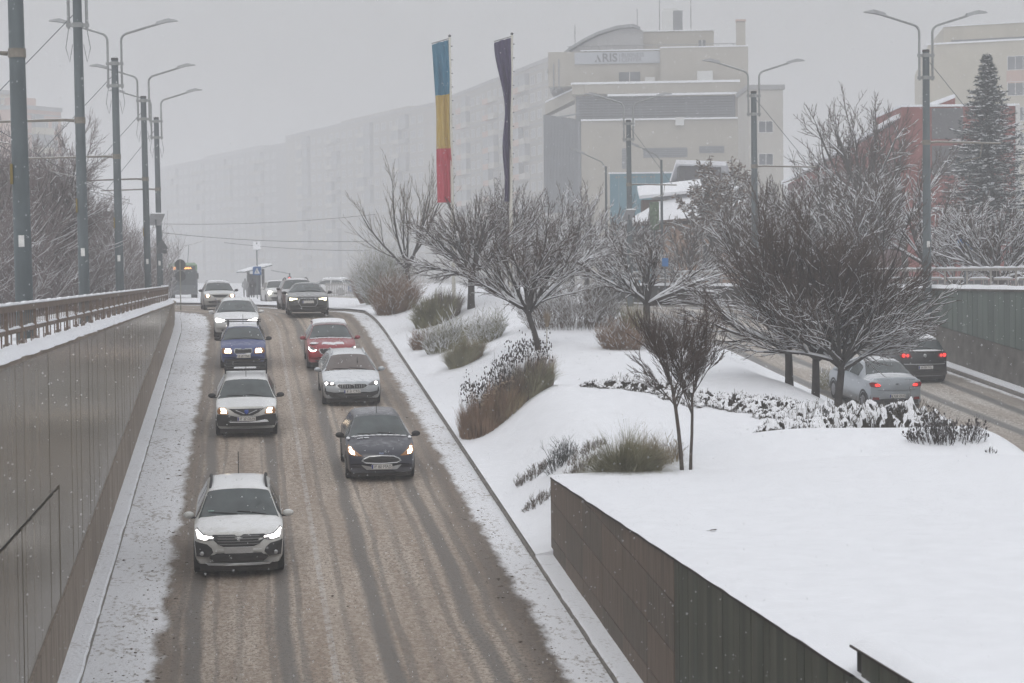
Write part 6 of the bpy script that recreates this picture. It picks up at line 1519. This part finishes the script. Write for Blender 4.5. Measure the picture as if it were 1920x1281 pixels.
for k in range(14): MB().box(BL*.08+.22*k, BL*.08+.22*k+.15, -.02, -.002, bz(334)+.05*(k % 3), bz(331)).build('faded_letter', mat('faded_ink', (.35, .30, .26), .8), bh)
# street level clutter right of the wall
def sign_post(px, py, d, w, h, m, label, name='sign', zb=.3, extra=None):
    p = P(px, py, d); t = thing(name, (p.x, p.y, zb), label, 'sign', None, (0, 0, -YAW)); z = p.z-zb
    MB().tube([(0, .05, -.1), (0, .05, z+h*.4)], .035, 6).build('post', STEEL, t); b = MB().cbox(-w/2, w/2, -h/2, h/2, 0, .04, .01).build('sign_face', m, t, loc=(0, -.04, z)); b.rotation_euler = (math.pi/2, 0, 0)
    if extra: extra(t, b, z)
    return t
BLUS = mat('sign_blue', (.025, .10, .28), .5, var=.08); WS = mat('sign_white', (.65, .65, .64), .6); GRNB = mat('banner_green', (.11, .16, .10), .7, var=.5, scale=6)
sign_post(1810, 452, 88, .68, .4, mat('bright_blue', (.03, .16, .42), .5, var=.1), 'bright blue box-like sign under the snow-laden tree', extra=lambda t, b, z: MB().box(-.30, .34, -.02, .03, z-.75, z-.24).build('lower_panel', mat('faded_blue', (.05, .08, .16), .7, var=.3), t))
sign_post(1247, 492, 100, .32, .42, mat('bright_blue', (.03, .16, .42), .5), 'small blue sign seen through the tree with long limbs')
t = sign_post(1227, 405, 118, .55, 1.65, GRNB, 'tall green patterned banner on the slim lamp', name='banner')
MB().box(-.31, -.27, -.06, 0, -.85+P(1227, 405, 118).z-.3, .85+P(1227, 405, 118).z-.3).build('edge_strip', SIGNB, t)
p0 = P(1690, 505, 98); ks = thing('garden_wall', (p0.x, p0.y, .1), 'dark boarded fence with a snow cap behind the pale railing', 'fence', None, (0, 0, -YAW))
for k in range(26): MB().box(k*.36, k*.36+.33, 0, .06, 0, 1.25+.04*(k % 3)).build('board', DKW, ks)
MB().box(-.05, 9.4, -.03, .09, 1.34, 1.42).build('snow', SNOW, ks)

# ------------------------------------------------------------------ far street: signs, shelter, bus, wires
p0 = P(338, 507, 110); t = thing('road_sign', (p0.x, p0.y, .6), 'two dark round road signs seen from behind above the end of the wall', 'road sign', None, (0, 0, -YAW))
for py in (496.5, 518): MB().tube([(0, 0, P(338, py, 110).z-.6), (0, .03, P(338, py, 110).z-.6)], .30, 28).build('disc', SIGNB, t)
MB().tube([(0, -.04, -.6), (0, -.04, P(338, 486, 110).z-.6)], .03, 6).build('post', mat('pale_post', (.3, .3, .26), .6), t)
p0 = P(301, 466, 101.5); t = thing('road_sign', p0, 'triangular road sign seen from behind on the fifth lamp mast', 'road sign', None, (0, 0, -YAW)); MB().prism([(-.32, -.02), (.32, -.02), (0, .5)], 'y', .45, .48).build('triangle', SIGNB, t); MB().box(-.24, .24, .44, .47, -.26, -.04).build('plate', SIGNB, t)
p0 = P(482, 508, 140); t = thing('crossing_sign', (p0.x, p0.y, .1), 'blue square crossing sign under a white panel on a thin post', 'road sign', None, (0, 0, -YAW)); z = p0.z-.1
MB().tube([(0, .03, 0), (0, .03, z+2.0)], .035, 6).build('post', STEEL, t); f_ = MB().cbox(-.3, .3, -.3, .3, 0, .03, .008).build('sign_face', BLUS, t, loc=(0, -.02, z)); f_.rotation_euler = (math.pi/2, 0, 0)
tr = MB().prism([(-.2, -.2), (.2, -.2), (0, .22)], 'z', .031, .034).build('triangle', WS, f_)
MB().tube([(-.02, .08, .037), (-.02, -.03, .037), (.06, -.14, .037)], .02, 4).tube([(-.02, -.03, .037), (-.08, -.14, .037)], .02, 4).build('walker', SIGNB, f_)
pn = MB().cbox(-.27, .27, -.36, .36, -.02, .02, .008).build('panel', PANEL, t, loc=(0, 0, z+1.75)); pn.rotation_euler = (math.radians(55), 0, .2); MB().cbox(-.25, .25, -.34, .34, .021, .06, .02).build('snow', SNOW, pn)
p0 = P(477, 507, 165); t = thing('bus_shelter', (p0.x, p0.y, .1), 'bus shelter with a tilted snowy roof at the crossing', 'shelter', None, (0, 0, .35)); z = p0.z-.1
MB().add([(-1.2, -1, z-.2), (1.2, -1, z+.35), (1.2, 1, z+.35), (-1.2, 1, z-.2), (-1.2, -1, z-.1), (1.2, -1, z+.45), (1.2, 1, z+.45), (-1.2, 1, z-.1)], [(0,3,2,1),(4,5,6,7),(0,1,5,4),(1,2,6,5),(2,3,7,6),(3,0,4,7)]).build('roof', METALR, t)
MB().add([(-1.2, -1, z-.098), (1.2, -1, z+.452), (1.2, 1, z+.452), (-1.2, 1, z-.098), (-1.1, -.9, z+.0), (1.1, -.9, z+.55), (1.1, .9, z+.55), (-1.1, .9, z+.0)], [(4,5,6,7),(0,1,5,4),(1,2,6,5),(2,3,7,6),(3,0,4,7)]).build('snow', SNOW, t)
for x in (-.55, .75): MB().box(x-.09, x+.09, -.1, .1, 0, z+.1).build('post', DKW, t)
MB().box(-.5, .7, .4, .44, .3, z-.3).build('back_glass', PANE, t)
def person(px, d, label, col, seed):
    p0 = P(px, 550, d); t = bpy.data.objects.new('person', None)
    J = [(0, 0, .92), (0, 0, 1.15), (0, 0, 1.38), (0, 0, 1.5), (0, -.02, 1.60), (0, -.02, 1.72), (-.2, 0, 1.36), (-.25, -.02, 1.10), (-.2, -.14, .95), (.2, 0, 1.36), (.25, -.02, 1.10), (.2, -.14, .95), (-.1, 0, .88), (-.11, -.03, .48), (-.11, .02, .07), (-.11, -.14, .04), (.1, 0, .88), (.12, .05, .48), (.12, .1, .07), (.12, -.06, .04)]
    Eg = [(0, 1), (1, 2), (2, 3), (3, 4), (4, 5), (2, 6), (6, 7), (7, 8), (2, 9), (9, 10), (10, 11), (0, 12), (12, 13), (13, 14), (14, 15), (0, 16), (16, 17), (17, 18), (18, 19)]
    Rr = [.17, .17, .18, .07, .10, .08, .08, .065, .05, .08, .065, .05, .1, .075, .055, .045, .1, .075, .055, .045]
    me = bpy.data.meshes.new('person'); me.from_pydata(J, Eg, []); o = bpy.data.objects.new('person', me); COL.objects.link(o); bpy.data.objects.remove(t)
    sk = o.modifiers.new('skin', 'SKIN'); o.modifiers.new('smooth', 'SUBSURF').levels = 1; o.modifiers['smooth'].render_levels = 1
    for i, v in enumerate(me.skin_vertices[0].data): v.radius = (Rr[i], Rr[i]*.85); v.use_root = (i == 0)
    me.materials.append(col); o.location = (p0.x, p0.y, .1); o.rotation_euler = (0, 0, seed); tag(o, label, 'person'); return o
person(474, 158, 'person in a dark hooded coat standing at the shelter', mat('dark_coat', (.03, .03, .035), .9), .4)
person(460, 162, 'person in a pale grey coat waiting left of the shelter', mat('pale_coat', (.28, .28, .29), .9), -.3)
# trolleybus
p0 = P(343, 540, 178); t = thing('trolleybus', (p0.x, p0.y, .1), 'dark green-roofed trolleybus with an amber display behind the round signs', 'bus', None, (0, 0, .02))
BUSB = mat('bus_body', (.07, .085, .10), .5, var=.15, scale=2, dirt=(0, 1.2, .4)); BUSG = mat('bus_green', (.16, .26, .15), .5, snow=(.7, .95, .7)); AMB = mat('amber_display', (.5, .2, .05), .5, emit=((1, .42, .12), 3.5))
MB().cbox(-1.27, 1.27, 0, 11, .3, 2.5, .12).build('body', BUSB, t); MB().cbox(-1.25, 1.25, .05, 10.9, 2.5, 3.15, .18).build('roof', BUSG, t); MB().box(-1.15, 1.15, -.03, .02, 1.15, 2.45).build('windscreen', GLASS, t)
ds = MB().box(-1.1, 1.1, -.06, -.031, 2.5, 2.85).build('display_case', BLACK, t)
text('route_number', '35', .34, AMB, ds, (-.72, -.064, 2.66), R90, .004, bold=.012); text('destination', 'GARA', .24, AMB, ds, (.45, -.064, 2.66), R90, .004, bold=.008)
for sg in (-1, 1): MB().box(sg*1.3-.1, sg*1.3+.1, -.25, -.1, 1.7, 2.2).build('mirror', BLACK, t); MB().tube([(sg*.85-.14*sg, .9, .48), (sg*1.27, .9, .48)], .48, 16).build('wheel', TYRE, t); MB().tube([(sg*.4, 6, 3.15), (sg*.5, 10.8, 4.9)], .03, 5).build('trolley_pole', DKW, t)
for sg in (-1, 1): MB().ball((sg*.9, -.02, .72), .12, .03, .09).build('headlight', LENS, t)
# snowed-in parked cars and fence past the crest
def parked(px, d, label, rz, m=SNOW_FINE):
    p0 = P(px, 545, d); c = Car('parked_car', label, p0.x, p0.y, spec(), m, heading=0, pitch=0, rz=rz, group='snowed-in cars past the crest'); c.roof_snow(.1, v0=5.1); c.pair('tail_light', [(.55, .80), (.82, .82), (.83, .95), (.58, .93)], REDD, .014, rear=True); return c
parked(612, 185, 'snowed-in parked car left of the pale fence', 1.4); parked(636, 190, 'snowed-in parked car behind the pale fence', 1.5, WHITE2)
p0 = P(612, 560, 138); t = thing('slat_fence', (p0.x, p0.y, .42), 'pale low slat fence past the crest right of the charcoal saloon', 'fence', None, (0, 0, -YAW)); sl = MB().box(-.035, .035, 0, .03, .05, 1.05).mesh('slat'); sl.materials.append(mat('pale_slat', (.38, .37, .36), .7, snow=(.7, .9, .9)))
for k in range(26): link('slat', sl, None, t, (k*.115, 0, 0))
for z in (.25, .85): MB().box(-.1, 3.0, .031, .06, z, z+.07).build('rail', MATS['pale_slat'], t)
p0 = P(658, 541, 150); t = thing('road_sign', (p0.x, p0.y, .1), 'round blue arrow sign at the crest beside the evergreen shrub', 'road sign', None, (0, 0, -YAW)); z = p0.z-.1
dk = MB().tube([(0, 0, z), (0, -.03, z)], .24, 24).build('disc', BLUS, t); MB().prism([(-.03, .13), (.03, .13), (.03, -.03), (.09, -.03), (0, -.15), (-.09, -.03), (-.03, -.03)], 'y', -.036, -.032).build('arrow', WS, dk, loc=(0, 0, z)); MB().tube([(0, .03, 0), (0, .03, z)], .03, 6).build('post', STEEL, t)
p0 = P(543, 523, 172); t = thing('traffic_light', (p0.x, p0.y, .1), 'traffic light showing red beyond the charcoal saloon', 'traffic light', None, (0, 0, -YAW)); z = p0.z-.1
MB().tube([(0, .1, 0), (0, .1, z+.5)], .06, 6).build('post', STEEL, t); MB().cbox(-.16, .16, -.08, .08, z-.75, z+.2, .03).build('housing', BLACK, t); MB().ball((0, -.09, z), .11, .03, .11).build('red_lamp', mat('red_signal', (.6, .02, .02), .4, emit=((1, .12, .1), 6)), t, True)
for dz in (-.28, -.56): MB().ball((0, -.09, z+dz), .1, .02, .1).build('dark_lamp', DKW, t, True)
MB().tube([(0, .1, z+.45), (-1.6, .1, z+.75)], .05, 5).build('arm', STEEL_L, t)
# overhead wires
def wire(label, pts, r=.011, sag=.3):
    n = 14; q = []
    for a, b in zip(pts, pts[1:]):
        for k in range(n): f = k/n; v = a.lerp(b, f); v.z -= sag*4*f*(1-f); q.append(v)
    q.append(pts[-1]); o = MB().tube(q, r, 4).build('overhead_wire', DKW); tag(o, label, 'wire', 'overhead wires'); return o
wire('thin span wire crossing the street just above the crossing sign', [P(300, 436, 150), P(700, 452, 150)], .02)
wire('thin span wire crossing the street below the apartment windows', [P(300, 420, 170), P(705, 402, 170)], .02)
wire('thin wire crossing low over the street behind the crossing sign', [P(420, 455, 180), P(690, 470, 180)], .02, .2)
arms = []
for (b, za, lab), L in zip(pl, (3.3, 3.4, 3.3, 3.2, 2.9)): arms.append(Vector((b.x-L*.72, b.y, za-.6)))
wire('outer contact wire hung from the arms of the left masts', [arms[0]+Vector((0, -24, 0))]+arms+[arms[-1]+Vector((-3, 40, 0))], .012, .08)
wire('inner contact wire hung from the arms of the left masts', [a+Vector((.6, 0, .05)) for a in [arms[0]+Vector((0, -24, 0))]+arms+[arms[-1]+Vector((-3, 40, 0))]], .012, .08)
# left street: snowy hedge mound, billboard
rd = random.Random(77); p0 = P(108, 560, 63); t = thing('snowed_in_hedge', (p0.x, p0.y, .05), 'long hump of snow over a hedge between the two nearest lamp masts', 'hedge')
MB().grid(lambda u, v: (-1.3+2.9*u, -1.5+3*v, .05+.72*(max(0, math.sin(math.pi*u))**.35)*(max(0, math.sin(math.pi*v))**.35)+.05*math.sin(9*u+4*v)+.03*math.sin(17*v)), 24, 20).build('snow', SNOW, t, True)
po = brush(rd, 160, 1.0, .75); link('stems', tubes_np([([Vector((p.x, p.y*1.2, p.z)) for p in a], b, c_) for a, b, c_ in po], lambda l: 3), DUSKY, t)
p0 = P(160, 415, 128); t = thing('overhead_board', (p0.x, p0.y, .1), 'dark wide board with a snow line behind the second and third lamp masts', 'sign', None, (0, 0, -YAW)); z = p0.z-.1
MB().box(-.9, 2.1, 0, .2, z-.72, z-.04).build('board', DKW, t); MB().box(-.9, 2.1, 0, .2, z+.06, z+.62).build('board', DKW, t); MB().box(-.95, 2.15, -.05, .22, z-.035, z+.05).build('snow', SNOW, t)
for x in (-.6, 1.8): MB().tube([(x, .3, 0), (x, .3, z+.5)], .09, 6).build('post', STEEL, t)

p0 = onZ(1337, 995, DECK_Z+.09); lf = thing('fallen_leaf', p0, 'small dark dead leaf lying alone on the smooth deck snow', 'leaf', None, (0, 0, .6))
MB().add([(-.07, 0, 0), (-.02, .035, .015), (.05, .025, .006), (.09, 0, .02), (.04, -.03, .004), (-.03, -.03, .012), (0, 0, .02)], [(0, 1, 6), (1, 2, 6), (2, 3, 6), (3, 4, 6), (4, 5, 6), (5, 0, 6)]).build('blade', mat('dead_leaf', (.05, .035, .03), .9), lf)
MB().tube([(-.07, 0, .003), (-.13, .01, .012)], .003, 4).build('stalk', MATS['dead_leaf'], lf)
# ------------------------------------------------------------------ slush clods, falling snow, haze
def lumps(name, pts, mat_, label, cat):
    ov = np.array([(1,0,0),(-1,0,0),(0,1,0),(0,-1,0),(0,0,1),(0,0,-1)], float); of = np.array([(0,2,4),(2,1,4),(1,3,4),(3,0,4),(2,0,5),(1,2,5),(3,1,5),(0,3,5)])
    C_ = np.array([p[:3] for p in pts]); S2 = np.array([p[3:6] for p in pts]); V = (C_[:, None, :]+ov[None]*S2[:, None, :]).reshape(-1, 3)
    Fc = (of[None]+(np.arange(len(pts))*6)[:, None, None]).reshape(-1, 3); return tag(link(name, np_mesh(name, V, [Fc]), mat_), label, cat, kind='stuff')
rd = random.Random(99); pts = []; sn = []
for i in range(2600):
    y = 28+75*rd.random()**1.6; side = rd.random()
    u = rd.gauss(-1.75, .38) if side < .4 else rd.gauss(5.05, .30) if side < .75 else rd.choice([rd.gauss(1.4, .35), rd.gauss(-.2, .2), rd.gauss(3.1, .25)])
    if not -2.6 < u < 5.75: continue
    s = rd.uniform(.006, .016)*(1.8 if rd.random() < .05 else 1); pts.append((u+bend(y), y, road_z(y)+s*.3, s*rd.uniform(1, 2.0), s*rd.uniform(1, 2.4), s*.7))
lumps('slush_clods', pts, mat('dirty_slush', (.19, .155, .13), .95, var=.4), 'brown slush clods scattered over the road and gutters', 'slush')
fl = []
for i in range(16000):
    d = 15+80*rd.random()**1.2; px, py = rd.uniform(-350, 2270), rd.uniform(-150, 1420); p = P(px, py, d)
    if p.z < surface_z(p.x, p.y)+.1: continue
    s = rd.uniform(.0022, .0048)*(1+d/60); fl.append((p.x, p.y, p.z, s, s, s*1.5))
lumps('falling_snow', fl, SNOW_FINE, 'fine snowflakes falling all through the air', 'snow')
hz = bpy.data.materials.new('haze'); hz.use_nodes = True; hn = hz.node_tree; hn.nodes.clear(); vo = hn.nodes.new('ShaderNodeVolumePrincipled'); vo.inputs['Color'].default_value = (.93, .935, .95, 1); vo.inputs['Density'].default_value = HAZE; vo.inputs['Anisotropy'].default_value = .2
oo = hn.nodes.new('ShaderNodeOutputMaterial'); hn.links.new(vo.outputs[0], oo.inputs['Volume'])
tag(MB().box(-1000, 1000, -120, 1600, -9.5, 44).build('haze', hz), 'pale winter haze filling the air', 'haze', kind='stuff')
